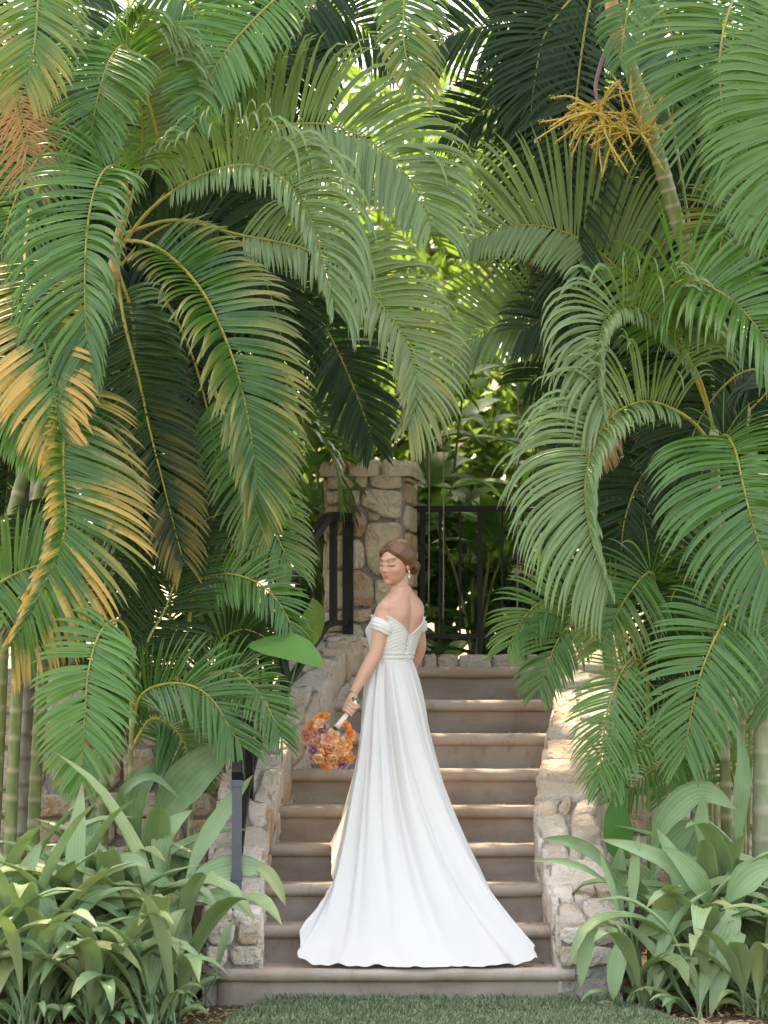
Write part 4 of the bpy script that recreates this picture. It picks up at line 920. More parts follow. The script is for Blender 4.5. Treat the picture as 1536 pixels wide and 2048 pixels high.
def strap_plant(x, y, n, L, wd, label, seed, group='strap leaf plants along the lawn', az0=None, spread=math.pi, tone=.55, avoid=0):
    rng = np.random.default_rng(seed); z = float(bed_z(y)) - .02
    t = thing('strap_leaf_plant', (x, y, z), label, 'plant', group)
    for i in range(n):
        az = rng.uniform(0, 2 * math.pi) if az0 is None else az0 + rng.uniform(-spread, spread)
        if avoid < 0 and math.cos(az) > .55 and x > -1.25: az = math.pi - az
        if avoid > 0 and math.cos(az) < -.55 and x < 1.45: az = math.pi - az
        st = L * rng.uniform(.0, .22); el = rng.uniform(.95, 1.5); off = np.array([rng.normal(0, .035), rng.normal(0, .035), 0])
        b = np.array([x, y, z]) + off + np.array([math.cos(az) * math.cos(el) * st * .4, math.sin(az) * math.cos(el) * st * .4, st])
        pts = arch_pts(b, az, el - .1, L * rng.uniform(.65, 1.35), rng.uniform(.25, .85), rng)
        pts = [np.array([q[0], q[1], max(q[2], .04)]) for q in pts]
        leaf(t, pts, wd * rng.uniform(.7, 1.2), 'strap', 'strap', .022, (math.cos(az) * -.3, math.sin(az) * -.3 - .25, 1), np.clip(rng.normal(tone, .22), 0, 1), max(0, rng.normal(-.1, .25)), stalk=np.array([x, y, z]) + off, seed=int(rng.integers(1e6)), fold=.3, wav=.05, cols=11)
    for i in range(7):
        az = rng.uniform(0, 2 * math.pi); b = np.array([x, y, z + .02]) + np.array([math.cos(az), math.sin(az), 0]) * rng.uniform(.02, .09)
        pts = [np.array([q[0], q[1], max(q[2], z + .03)]) for q in arch_pts(b, az, rng.uniform(.5, 1.3), rng.uniform(.18, .34), rng.uniform(.4, 1.0), rng)]
        leaf(t, pts, wd * rng.uniform(.35, .6), 'strap', 'strap', .02, (0, -.4, 1), np.clip(rng.normal(tone - .2, .2), 0, 1), max(0, rng.normal(-.1, .3)), seed=i, cols=7, S=9)
    return t
K = 0
left_spots = [(-1.85, -.55), (-1.55, -.62), (-1.25, -.60), (-1.0, -.52), (-1.72, -.25), (-1.42, -.28), (-1.12, -.22), (-.98, -.05), (-1.9, .05), (-1.6, .1), (-1.3, .12), (-1.05, .25), (-1.8, .4), (-1.45, .45), (-1.15, .55), (-2.1, -.3), (-1.95, -.78), (-1.62, -.82), (-1.3, -.8), (-1.06, -.74)]
where_l = ['at the photo\'s lower corner', 'front row by the bare soil', 'front row below the heart shaped palm frond', 'front row beside the bottom stone block', 'second row at the bed\'s outer side', 'second row under the heart shaped frond', 'second row near the stone wall', 'close against the wall below the grey post', 'third row under the leaning canes', 'third row among taller leaves', 'third row behind the tall upright leaf', 'back row beside the grey post', 'back row at the foot of the canes', 'back row under the young palm', 'back row by the handrail', 'outer edge below the orange frond', 'very front at the outer corner', 'very front above loose mulch', 'very front near the lawn edge', 'very front beside the slab end']
for i, (x, y) in enumerate(left_spots):
    strap_plant(x, y - .1, 11 if y < -.4 else 13, .62 if y < -.4 else .92, .105 if y < -.4 else .135, 'pleated strap leaf plant left of the steps, ' + where_l[i], 200 + i, avoid=-1)
right_spots = [(1.22, -.28), (1.47, -.42), (1.75, -.45), (2.0, -.35), (1.34, .05), (1.58, -.05), (1.82, -.02), (2.1, .15), (1.42, .42), (1.68, .42), (1.95, .5)]
where_r = ['front row against the wall end', 'front row above the mulch', 'front row near the frame edge', 'front row at the far corner of the bed', 'second row close to the sunlit wall', 'second row mid bed', 'second row near the pale trunk', 'second row at the photo\'s edge', 'back row beside the wall', 'back row by thin canes', 'back row at the pale trunk']
for i, (x, y) in enumerate(right_spots):
    strap_plant(x, y, 6 if i == 1 else 10, .56 if y < -.2 else .82, .10 if y < -.2 else .13, 'strap leaf plant right of the steps, ' + where_r[i], 300 + i, avoid=1)
# hand placed leaves that show largest
def hero(name, base_px, Yb, label, leaves, group='strap leaf plants along the lawn', cat='plant'):
    b = at(base_px[0], base_px[1], Yb); b[2] = float(bed_z(Yb)) - .02
    t = thing(name, b, label, cat, group)
    for i, (pts, wpx, kw) in enumerate(leaves):
        P = [at(*p) for p in pts]; kw = dict(kw); kw.setdefault('normal', (0, -1, .45)); kw.setdefault('pleat', .020); kw.setdefault('cols', 13)
        leaf(t, P, wpx * PX, kw.pop('mat', 'strap'), kw.pop('prof', 'strap'), stalk=b if kw.pop('stalk', True) else None, seed=i + 7, **kw)
    return t
hero('strap_leaf_plant', (155, 1990), -.35, 'pale strap leaf plant with one tall upright blade left of the steps', [
    ([(150, 1890, -.3), (149, 1790, -.3), (153, 1680, -.28), (165, 1565, -.25)], 38, dict(tone=.95)),
    ([(120, 1800, -.3), (60, 1770, -.42), (80, 1800, -.5), (112, 1870, -.55)], 60, dict(tone=.8)),
    ([(150, 1800, -.3), (195, 1785, -.4), (230, 1805, -.48), (252, 1832, -.52)], 40, dict(tone=.85)),
    ([(100, 1820, -.35), (40, 1780, -.4), (70, 1710, -.4), (85, 1680, -.38)], 34, dict(tone=.8)),
    ([(170, 1830, -.4), (160, 1900, -.5), (190, 1940, -.52), (197, 1960, -.52)], 40, dict(tone=.6)),
    ([(180, 1780, -.3), (220, 1735, -.3), (270, 1720, -.32), (300, 1738, -.34)], 34, dict(tone=.8))])
hero('strap_leaf_plant', (370, 1960), .05, 'light green strap leaf plant leaning its blades across the grey post', [
    ([(365, 1790, .12), (400, 1700, .18), (450, 1620, .2), (506, 1550, .22)], 36, dict(tone=.95)),
    ([(355, 1795, .1), (400, 1755, .13), (470, 1733, .15), (550, 1742, .15)], 50, dict(tone=.75)),
    ([(470, 1745, .19), (520, 1735, .15), (550, 1765, .13), (572, 1812, .12)], 26, dict(tone=.7, yel=.4, stalk=False)),
    ([(360, 1790, 0), (300, 1760, -.15), (287, 1790, -.2), (290, 1820, -.22)], 46, dict(tone=.7)),
    ([(330, 1780, .1), (320, 1700, .1), (345, 1650, .12), (385, 1620, .14)], 40, dict(tone=.7)),
    ([(380, 1850, -.1), (350, 1820, -.15), (370, 1870, -.25), (385, 1895, -.27)], 36, dict(tone=.8)),
    ([(430, 1960, -.2), (440, 1910, -.22), (455, 1860, -.22), (473, 1835, -.2)], 16, dict(tone=.8)),
    ([(370, 1800, .1), (430, 1790, .05), (460, 1800, 0), (500, 1830, -.05)], 30, dict(tone=.6))])
hero('broad_pleated_plant', (320, 1960), .6, 'dark plant with one wide deeply pleated leaf behind the grey post', [
    ([(300, 1680, .55), (345, 1600, .5), (405, 1535, .48), (478, 1488, .46)], 88, dict(tone=.15, pleat=.010, cols=15, mat='strap')),
    ([(290, 1700, .6), (240, 1600, .5), (300, 1553, .4), (362, 1598, .35)], 20, dict(tone=.2)),
    ([(280, 1700, .6), (262, 1620, .55), (285, 1560, .55), (330, 1530, .6)], 60, dict(tone=.1, cols=13))])
hero('strap_leaf_plant', (1290, 1980), -.05, 'strap leaf plant poking long blades over the edge of the unrailed wall', [
    ([(1245, 1770, .0), (1190, 1712, -.02), (1135, 1684, -.02), (1083, 1678, -.02)], 28, dict(tone=.25, fold=.5)),
    ([(1230, 1775, .0), (1170, 1738, -.05), (1115, 1722, -.06), (1062, 1722, -.06)], 14, dict(tone=.7, fold=.4)),
    ([(1262, 1850, -.1), (1266, 1780, -.1), (1270, 1720, -.1), (1278, 1668, -.1)], 22, dict(tone=.8)),
    ([(1240, 1840, -.1), (1222, 1770, -.1), (1208, 1730, -.1), (1200, 1700, -.1)], 14, dict(tone=.75)),
    ([(1235, 1855, -.2), (1190, 1845, -.3), (1172, 1890, -.35), (1160, 1978, -.36)], 32, dict(tone=.8)),
    ([(1262, 1880, -.25), (1240, 1900, -.35), (1230, 1950, -.38), (1226, 2002, -.38)], 36, dict(tone=.85)),
    ([(1245, 1830, 0), (1236, 1780, .05), (1238, 1730, .05), (1242, 1690, .05)], 34, dict(tone=.4)),
    ([(1280, 1860, -.1), (1330, 1880, -.25), (1320, 1930, -.33), (1310, 1985, -.35)], 34, dict(tone=.8))])
hero('strap_leaf_plant', (1420, 1990), .05, 'large strap leaf plant with arching blades before the pale trunk', [
    ([(1415, 1850, .0), (1350, 1740, -.05), (1280, 1700, -.1), (1200, 1678, -.12)], 34, dict(tone=.85)),
    ([(1430, 1830, .0), (1400, 1770, -.1), (1360, 1720, -.12), (1325, 1695, -.12)], 44, dict(tone=.55)),
    ([(1300, 1720, .4), (1330, 1640, .35), (1400, 1585, .3), (1472, 1618, .25)], 56, dict(tone=.4, stalk=False)),
    ([(1470, 1440, .42), (1486, 1520, .36), (1480, 1620, .34), (1472, 1695, .34)], 34, dict(tone=.3, stalk=False)),
    ([(1440, 1800, -.1), (1465, 1830, -.2), (1440, 1900, -.3), (1415, 1975, -.32)], 52, dict(tone=.8)),
    ([(1440, 1880, -.2), (1480, 1870, -.3), (1450, 1920, -.42), (1420, 2035, -.48)], 40, dict(tone=.8)),
    ([(1450, 1810, -.1), (1480, 1770, -.15), (1520, 1740, -.18), (1560, 1730, -.2)], 60, dict(tone=.7)),
    ([(1380, 1850, -.1), (1340, 1830, -.15), (1310, 1850, -.18), (1270, 1872, -.2)], 48, dict(tone=.75)),
    ([(1400, 1700, .2), (1402, 1660, .2), (1404, 1625, .2), (1406, 1590, .2)], 28, dict(tone=.4))])
hero('broad_pleated_plant', (1250, 1960), .7, 'dark broad leaf plant standing between the unrailed wall and the retaining wall', [
    ([(1240, 1720, .6), (1236, 1670, .58), (1234, 1630, .58), (1238, 1585, .6)], 58, dict(tone=.05, mat='banana', pleat=.004, prof='ovate')),
    ([(1300, 1760, .5), (1330, 1700, .5), (1370, 1660, .5), (1400, 1650, .5)], 60, dict(tone=.3, cols=13))])
hero('broad_leaf_climber', (455, 1500), 1.0, 'large smooth heart leaf plant leaning on the stair wall by the handrail', [
    ([(510, 1282, .55), (550, 1290, .42), (600, 1305, .36), (652, 1336, .34)], 92, dict(tone=.8, mat='banana', prof='ovate', pleat=.0, fold=.12, normal=(.1, -.75, 1))),
    ([(500, 1330, 1.5), (478, 1270, 1.45), (468, 1215, 1.42), (478, 1150, 1.42)], 120, dict(tone=.25, mat='banana', prof='ovate', pleat=.0, fold=.2)),
    ([(440, 1300, 1.6), (420, 1230, 1.6), (430, 1170, 1.6), (455, 1120, 1.6)], 90, dict(tone=.0, mat='banana', prof='ovate', pleat=.0)),
    ([(600, 1300, 1.9), (620, 1260, 1.85), (630, 1225, 1.85), (625, 1195, 1.85)], 56, dict(tone=1, mat='banana', prof='ovate', pleat=.0, yel=.12)),
    ([(470, 1360, 1.3), (455, 1430, 1.2), (440, 1480, 1.2), (430, 1540, 1.2)], 60, dict(tone=.3, mat='banana', prof='ovate', pleat=.0))], None, 'plant')

# ---------------------------------------------------------------- broad leaf shrubs behind the fence
def shrub(x, y, z, n, L, wd, h, label, seed, mat='broad', tone=.4):
    rng = np.random.default_rng(seed)
    t = thing('broad_leaf_shrub', (x, y, z), label, 'shrub', 'broad leaf shrubs behind the fence')
    ns = 5; stems = []
    for k in range(ns):
        a = rng.uniform(0, 6.28); r = rng.uniform(.05, .35)
        C = catmull([(x, y, z), (x + r * .4 * math.cos(a), y + r * .4 * math.sin(a), z + h * .5), (x + r * math.cos(a), y + r * math.sin(a), z + h * rng.uniform(.8, 1.05))], 14)
        V, F = tube(C, np.linspace(.014, .006, 14), 6); mesh_obj('stem', V, F, M['cane'], t, col=np.zeros((len(V), 3))); stems.append(C)
    for i in range(n):
        C = stems[i % ns]; k = int(rng.uniform(0, 13.9)); b = C[k]
        az = rng.uniform(0, 6.28); el = rng.uniform(.1, 1.1); l = L * rng.uniform(.6, 1.15)
        pts = arch_pts(b, az, el, l, rng.uniform(.2, .7), rng, 5)
        leaf(t, pts, wd * rng.uniform(.7, 1.2), mat, 'ovate', 0, (0, -.2, 1), np.clip(rng.normal(tone, .25), 0, 1), 0, cols=5, S=9, fold=.3, seed=i)
sh = [(-.9, 4.5, 'beyond the handrail'), (-.35, 4.3, 'at the pillar\'s outer side'), (.15, 4.6, 'straight behind the pillar'), (.55, 4.3, 'behind the bride\'s shoulder'), (.95, 4.5, 'behind the thick fence post'), (1.4, 4.3, 'under the drooping palm tips'), (1.9, 4.7, 'behind the far end of the fence'), (-1.5, 4.6, 'deep behind the tall palm'), (.35, 5.4, 'in the second row above the pillar'), (1.1, 5.5, 'in the second row over the fence'), (-.4, 5.6, 'in the second row behind the dark frond'), (.35, 4.95, 'low between bars left of the thick post'), (.8, 5.0, 'low right of the thick post'), (1.3, 5.0, 'low by the wall end'), (-.6, 5.0, 'low beyond the railing top'), (.1, 6.4, 'in the third row behind the pillar'), (.7, 6.5, 'in the third row behind the first fence bars'), (1.3, 6.4, 'in the third row behind the fence middle'), (1.9, 6.5, 'in the third row behind the fence end'), (-.6, 6.5, 'in the third row beyond the railing')]
for i, (x, y, w_) in enumerate(sh):
    back = 5.2 < y < 6
    shrub(x, y, TZ, 44 if not back else 50, .42 if not back else .60, .13 if not back else .17, 1.15 if not back else 2.1, 'dark glossy broad leaf shrub ' + w_, 400 + i, 'broad' if not back else 'banana', .35 if not back else .45)

# ---------------------------------------------------------------- palms further back
def palm_proto(h, nf, L, seed, mat):
    rng = np.random.default_rng(seed)
    t = thing('background_palm', (0, 0, 0), 'x', 'palm tree', 'palms in the garden behind the fence')
    for k in range(3):
        a = rng.uniform(0, 6.28); cane(t, [(0.1 * math.cos(a), .1 * math.sin(a), -.1), (.15 * math.cos(a), .15 * math.sin(a), h * .5), (.3 * math.cos(a), .3 * math.sin(a), h)], .04, .028, 'cane_grey', .1, world=True)
        top = np.array([.3 * math.cos(a), .3 * math.sin(a), h])
        for j in range(nf):
            az = rng.uniform(0, 6.28); el = rng.uniform(.3, 1.35); Lf = L * rng.uniform(.8, 1.15)
            pts = [top - np.array([0, 0, .1])] + arch_pts(top, az, el, Lf, rng.uniform(.5, .8), rng, 6)
            frond(t, pts, .42 * rng.uniform(.85, 1.1), n=34, w=.034, vee=18, droop=.4, mat=mat, world=True, S=5, tone=.5, seed=int(rng.integers(1e9)), bare=.2, a0=75, a1=30)
    return t
def copy_tree(o, parent=None):
    c = o.copy(); COL.objects.link(c)
    if parent is not None: c.parent = parent
    for ch in list(o.children): copy_tree(ch, c)
    return c
protos = [palm_proto(2.2, 9, 2.0, 501, 'palm_deep'), palm_proto(1.2, 8, 1.7, 502, 'palm')]
spots = [(0, -1.6, 4.9, .4, 'rising behind the second silver arch above the pillar'), (0, 2.2, 5.4, 1.3, 'rising behind the stiff fan frond'), (0, -2.0, 3.4, 0, 'rising right behind the tall clump at the handrail side'), (0, 2.75, 3.6, 2.0, 'rising behind the flower spray'), (1, -1.75, 3.2, 1.0, 'filling the gap beyond the handrail'), (1, 2.3, 2.75, 2.6, 'filling the gap above the unrailed wall'),
         (0, -3.0, 5.2, .6, 'deep at the photo\'s upper corner by the silver fan frond'), (0, 3.1, 4.8, 3.3, 'deep behind the curtain of fronds at the edge'), (1, -2.4, 2.9, 5.0, 'low behind the leaning canes'), (1, 2.6, 3.0, .9, 'low behind the pale trunk'),  (0, -1.2, 8.0, 5.1, 'far off behind the silver fan frond')]
used = set()
for i, (k, x, y, rz_, w_) in enumerate(spots):
    o = protos[k] if k not in used else copy_tree(protos[k]); used.add(k)
    o.location = (x, y, TZ); o.rotation_euler = (0, 0, rz_); o['label'] = 'dark feather palm ' + w_
    sc_ = 1.0 + .12 * math.sin(i * 2.1); o.scale = (sc_, sc_, sc_)

# ---------------------------------------------------------------- trees: canopy added above to block the sun, and sunlit trees beyond
def tree(x, y, z, h, cr, cz, nclump, per, size, label, seed, mat='tree', flat=.7, trunk=.14, lean=(0, 0)):
    rng = np.random.default_rng(seed)
    t = thing('broadleaf_tree', (x, y, z), label, 'tree', 'broadleaf trees behind the garden')
    C = catmull([(x, y, z - .1), (x + rng.normal(0, .15), y + rng.normal(0, .15), z + h * .35), (x + rng.normal(0, .3), y + rng.normal(0, .3), z + h * .7)], 20)
    V, F = tube(C, np.linspace(trunk, trunk * .6, 20), 10); mesh_obj('trunk', V, F, M['bark'], t)
    cc = np.array([x + lean[0], y + lean[1], z + cz])
    cl = nrm(rng.normal(0, 1, (nclump, 3))) * rng.uniform(.35, 1, (nclump, 1)) ** .6 * np.array([cr, cr, cr * flat]) + cc
    for k in range(7):
        e = cl[rng.integers(nclump)]; Cb = catmull([C[-1], (C[-1] + e) / 2 + rng.normal(0, .2, 3), e], 12)
        V, F = tube(Cb, np.linspace(trunk * .5, .015, 12), 7); mesh_obj('limb', V, F, M['bark'], t)
    n = nclump * per
    p = np.repeat(cl, per, 0) + rng.normal(0, 1, (n, 3)) * np.array([.34, .34, .22]) * cr * .42
    d = nrm(rng.normal(0, 1, (n, 3)) + np.array([0, 0, -.5])); sd = nrm(np.cross(d, rng.normal(0, 1, (n, 3))))
    l = size * rng.uniform(.6, 1.3, (n, 1)); w = l * .42
    nn = np.cross(d, sd) * l * .12
    V = np.stack([p, p + d * l * .5 + sd * w * .5 + nn, p + d * l, p + d * l * .5 - sd * w * .5 + nn], 1)
    col = np.zeros((n, 4, 3)); col[..., 0] = .3; tone = np.repeat(rng.normal(.5, .25, nclump), per); col[..., 1] = np.clip(tone + rng.normal(0, .15, n), 0, 1)[:, None]; col[..., 2] = (rng.random(n) < .03)[:, None] * .8
    o = mesh_obj('crown', V.reshape(-1, 3), np.arange(n * 4).reshape(n, 4), M[mat], t, col=col.reshape(-1, 3), smooth=False); o['kind'] = 'stuff'
    return t
for i, (x, y, h, cr, cz, w_) in enumerate([(-4.6, 5.2, 7.5, 3.1, 8.4, 'spreading over the tall palm at the handrail side'), (-2.6, 8.6, 7.5, 2.4, 8.6, 'spreading behind the middle of the tall clump'), (4.9, 5.0, 7.5, 3.1, 8.3, 'spreading over the palm with the flower spray'), (-1.9, 3.9, 8.6, 2.3, 8.6, 'leaning forward above the handrail'), (2.5, 4.0, 8.6, 2.5, 8.5, 'leaning forward above the unrailed wall')]):
    tree(x, y, TZ if y > 2.5 else 0, h, cr, cz, 110, 55, .24, 'tall added shade tree ' + w_, 600 + i, lean={3: (1.3, -.5), 1: (2.3, -.2)}.get(i, (0, 0)))  # crowns above the view, placed and leaned to keep the sun off
for i, (x, y, h, cr, cz, w_) in enumerate([(-3.6, 13, 5, 2.6, 3.6, 'behind the silver fan frond'), (1.1, 12.5, 5, 2.5, 3.4, 'in the bright gap beside the flower spray'), (4.0, 13.5, 5, 2.6, 3.7, 'behind the palm with the flower spray'), (-1.3, 15, 6, 2.8, 4.4, 'beyond the pillar'), (2.6, 16, 6, 2.8, 4.8, 'highest in the bright gap'), (-6.0, 14, 6, 2.8, 4.4, 'at the upper corner by the hanging dry tips'), (6.2, 15, 6, 2.8, 4.6, 'at the upper corner by the white frond'), (.2, 10.5, 3, 1.7, 1.6, 'low behind the fence'), (-2.4, 10.2, 3, 1.7, 1.6, 'low behind the dark frond'), (2.9, 10.4, 3, 1.7, 1.6, 'low behind the drooping palm tips')]):
    tree(x, y, TZ, h, cr, cz, 90, 80, .17, 'sunlit yellow green tree ' + w_, 620 + i)

# ---------------------------------------------------------------- hanging aerial roots by the fence
for i, (px, y0, y1, w_) in enumerate([(857, 950, 1205, 'nearest the pillar'), (886, 900, 1240, 'second from the pillar'), (1034, 920, 1270, 'before the drooping palm tips'), (1063, 940, 1290, 'closest to the unrailed wall')]):
    P = catmull([at(px + 2, 560, 3.45), at(px + 1, (y0 + y1) / 2, 3.45), at(px, y1, 3.45)], 12)
    V, F = tube(P, .004, 5); o = mesh_obj('aerial_root', V, F, M['root'], None, P[-1]); tag(o, 'thin pale aerial root hanging before the fence, ' + w_, 'aerial root', 'aerial roots hanging before the fence', 'thing')

# ================================================================== the bride
PO = np.array([0.025, 0.84, 0.552]); YAW = math.radians(48); RB = rotz(YAW)
person = thing('person', PO, 'person in a white off-shoulder gown with a long train looking back over a shoulder', 'person')
def sstep(x, a, b): t = np.clip((x - a) / (b - a), 0, 1); return t * t * (3 - 2 * t)
def bw(L):
    """body frame (x her right, y front, z up from the soles) -> world"""
    L = np.asarray(L, float); q = L @ RB.T + PO; q[..., 0] += .055 * sstep(L[..., 2], 1.0, 1.42); return q
SECT = np.array([  # z, rx, ry, cy
    (.84, .110, .085, 0), (.92, .115, .088, 0), (1.0, .114, .086, 0), (1.06, .114, .087, 0), (1.11, .116, .088, 0), (1.16, .120, .090, 0), (1.22, .130, .098, .004),
    (1.28, .140, .102, .006), (1.34, .148, .096, .002), (1.385, .150, .082, -.006), (1.415, .132, .066, -.012), (1.44, .095, .056, -.014), (1.465, .062, .050, -.012), (1.49, .05, .046, -.006)])
def torso(z, ph, off=0.0):
    z = np.asarray(z, float); rx, ry, cy = (np.interp(z, SECT[:, 0], SECT[:, k]) for k in (1, 2, 3))
    c, s = np.cos(ph), np.sin(ph); e = 2 / 2.25
    x = (rx + off) * np.sign(c) * np.abs(c) ** e; y = cy + (ry + off) * np.sign(s) * np.abs(s) ** e
    back = s < 0
    y = y + np.where(back, .014 * np.exp(-(x / .018) ** 2) * sstep(z, 1.12, 1.22) * (1 - sstep(z, 1.40, 1.46)), 0)
    y = y - np.where(back, .013 * np.exp(-((np.abs(x) - .066) / .030) ** 2 - ((z - 1.345) / .045) ** 2), 0)
    y = y + np.where(~back, .045 * np.exp(-((np.abs(x) - .064) / .045) ** 2 - ((z - 1.265) / .05) ** 2), 0)
    return np.stack([x, y, z], -1)
body = Bag()
zz = np.linspace(.84, 1.49, 44); ph = np.linspace(0, 2 * np.pi, 48, endpoint=False)
V = bw(torso(*np.meshgrid(zz, ph, indexing='ij'))).reshape(-1, 3)
body.add(V, [tuple(f) for f in grid_faces(44, 48, 0, True)] + [tuple(range(48))[::-1], tuple(range(43 * 48, 44 * 48))])
# head: smooth union of rounded masses, traced from its centre
HC = np.array([.062, .83, .552 + 1.607]); pit = math.radians(-7); yaw_h = math.radians(140)
RX = np.array([[1, 0, 0], [0, math.cos(pit), -math.sin(pit)], [0, math.sin(pit), math.cos(pit)]])
ro = math.radians(-4); RY = np.array([[math.cos(ro), 0, math.sin(ro)], [0, 1, 0], [-math.sin(ro), 0, math.cos(ro)]])
RH = rotz(yaw_h) @ RX @ RY
def hw(L): return np.asarray(L, float) @ RH.T + HC
def ell(p, c, r):
    q = (p - np.array(c)) / np.array(r); k0 = np.linalg.norm(q, axis=-1); k1 = np.linalg.norm(q / np.array(r), axis=-1) + 1e-9; return k0 * (k0 - 1) / k1
def smin(a, b, k): h = np.clip(.5 + .5 * (b - a) / k, 0, 1); return b * (1 - h) + a * h - k * h * (1 - h)
def head_sdf(p, hair=False):
    d = ell(p, (0, -.018, .030), (.073, .092, .081)); d = smin(d, ell(p, (0, .022, -.020), (.060, .068, .085)), .02)
    d = smin(d, ell(p, (0, .028, -.062), (.047, .050, .038)), .02)
    if hair: return d
    d = smin(d, ell(p, (0, .069, -.091), (.016, .014, .012)), .014)
    for s in (-1, 1): d = smin(d, ell(p, (s * .036, .053, -.028), (.022, .025, .024)), .014)
    d = smin(d, ell(p, (0, .074, .026), (.046, .016, .012)), .012)
    for s in (-1, 1):
        d = -smin(-d, ell(p, (s * .030, .094, .004), (.015, .013, .0085)), .008)
        d = smin(d, ell(p, (s * .030, .073, .001), (.0135, .012, .0095)), .004)
    d = smin(d, ell(p, (0, .083, -.006), (.006, .011, .021)), .008); d = smin(d, ell(p, (0, .096, -.0285), (.009, .0095, .008)), .006)
    for s in (-1, 1): d = smin(d, ell(p, (s * .0095, .088, -.033), (.0065, .008, .0055)), .005)
    d = smin(d, ell(p, (0, .0830, -.0525), (.021, .0085, .0042)), .004); d = smin(d, ell(p, (0, .0825, -.0600), (.018, .0090, .0050)), .004)
    return d
def trace(dirs, c0, hair=False):
    r = np.full(dirs.shape[:-1], .17)
    for _ in range(70): r = r - head_sdf(c0 + dirs * r[..., None], hair) * .8
    return r
c0 = np.array([0, .0, -.01])
th = np.linspace(.002, np.pi - .002, 150); pz = np.linspace(0, 2 * np.pi, 200, endpoint=False)
DIR = np.stack([np.sin(th)[:, None] * np.cos(pz), np.sin(th)[:, None] * np.sin(pz), np.cos(th)[:, None] * np.ones(200)], -1)
HV = c0 + DIR * trace(DIR, c0)[..., None]
body.add(hw(HV).reshape(-1, 3), [tuple(f) for f in grid_faces(150, 200, 0, True)] + [tuple(range(200))[::-1], tuple(range(149 * 200, 150 * 200))])
for s in (-1, 1):
    B = Bag().ball((0, 0, 0), (.007, .015, .026), 16, 10); v = B.v[0]; body.add(hw(v @ rotz(s * -.35).T + np.array([s * .071, -.008, -.014])), B.f)
# neck
nb, ntp = bw((0, -.012, 1.42)), hw((0, -.018, -.075))
body.ball(hw((0, .0, -.075)), (.043, .043, .03), 20, 14)
body.tube(catmull([nb - np.array([0, 0, .03]), nb * .55 + ntp * .45, ntp + np.array([0, 0, .03])], 12), np.interp(np.linspace(0, 1, 12), [0, .35, 1], [.060, .045, .044]), 28)
# arms
SL, EL, WL = at(771, 1218, .745), at(752, 1304, .705), at(707, 1386, .655)
SR, ER, WR = at(832, 1224, .945), at(838, 1298, .985), at(806, 1372, 1.09)
for S_, E_, W_ in ((SL, EL, WL), (SR, ER, WR)):
    C = catmull([S_, S_ * .5 + E_ * .5 + np.array([-.003, 0, 0]), E_, E_ * .55 + W_ * .45, W_], 40)
    body.tube(C, np.interp(np.linspace(0, 1, 40), [0, .12, .3, .5, .62, .8, 1], [.038, .043, .040, .0345, .035, .030, .0225]), 24)
    body.ball(S_ + np.array([0, 0, .001]), (.043, .043, .044), 20, 14)
# left hand round the bouquet handle
HA, HB = at(713, 1404, .615), at(672, 1457, .595); ax = nrm(HB - HA)
e1 = nrm(np.cross(ax, [0, 1.0, 0])); e1 = e1 if e1[0] < 0 else -e1; e2 = nrm(np.cross(ax, e1)); e2 = e2 if e2[1] < 0 else -e2
def hand(sgn, W_, cs, e1, e2, ax, r=.021):
    kn = []
    for i, c in enumerate(cs):
        angs = np.radians([-18, 25, 70, 115, 160, 205][: (5 if i == 3 else 6)]); rr = r + np.array([.006, .004, .001, 0, 0, -.002])[: len(angs)]
        P = [c + q * (math.cos(a) * e1 + math.sin(a) * e2) for a, q in zip(angs, rr)]; kn.append(P[0])
        C = catmull(P, 18); body.tube(C, np.linspace(.0090 - .0006 * (i == 3), .0068, 18), 12); body.ball(C[-1], .0068, 10, 8)
    m = np.mean(kn, 0)
    for i, k in enumerate(kn):   # metacarpals make the back of the hand
        C = catmull([W_ + (i - 1.5) * .008 * ax, (W_ + k) / 2 + (i - 1.5) * .004 * ax - .004 * e2, k], 12); body.tube(C, np.linspace(.016, .0105, 12), 12); body.ball(k, .0105, 10, 8)
    c = cs[0]
    C = catmull([W_ - .006 * e1, c * .6 + W_ * .4 - .018 * e1 - .010 * e2, c - .020 * e1 + .006 * e2 - .004 * ax, c - .012 * e1 + .020 * e2 + .008 * ax], 14)
    body.tube(C, np.linspace(.013, .0082, 14), 12); body.ball(C[-1], .0082, 10, 8)
cs = [HA + ax * t for t in (.020, .0375, .055, .071)]
hand(-1, WL, cs, e1, e2, ax)
# right hand, relaxed in front of the skirt
f = nrm(WR - ER); s1 = nrm(np.cross(f, [0, 0, 1.0])); n1 = np.cross(s1, f)
for i in range(4):
    k = WR + f * .085 + s1 * (i - 1.5) * .019
    body.tube(catmull([WR + s1 * (i - 1.5) * .008, (WR + k) / 2, k], 10), np.linspace(.017, .0105, 10), 12)
    ln = (.068, .078, .072, .056)[i]; C = catmull([k, k + f * ln * .45 - n1 * .004, k + f * ln * .8 - n1 * .018, k + f * ln * .95 - n1 * .034], 14)
    body.tube(C, np.linspace(.0092, .0066, 14), 12); body.ball(C[-1], .0066, 10, 8)
C = catmull([WR + s1 * .008, WR + f * .035 + s1 * .034, WR + f * .07 + s1 * .045 - n1 * .012], 12); body.tube(C, np.linspace(.013, .008, 12), 12)
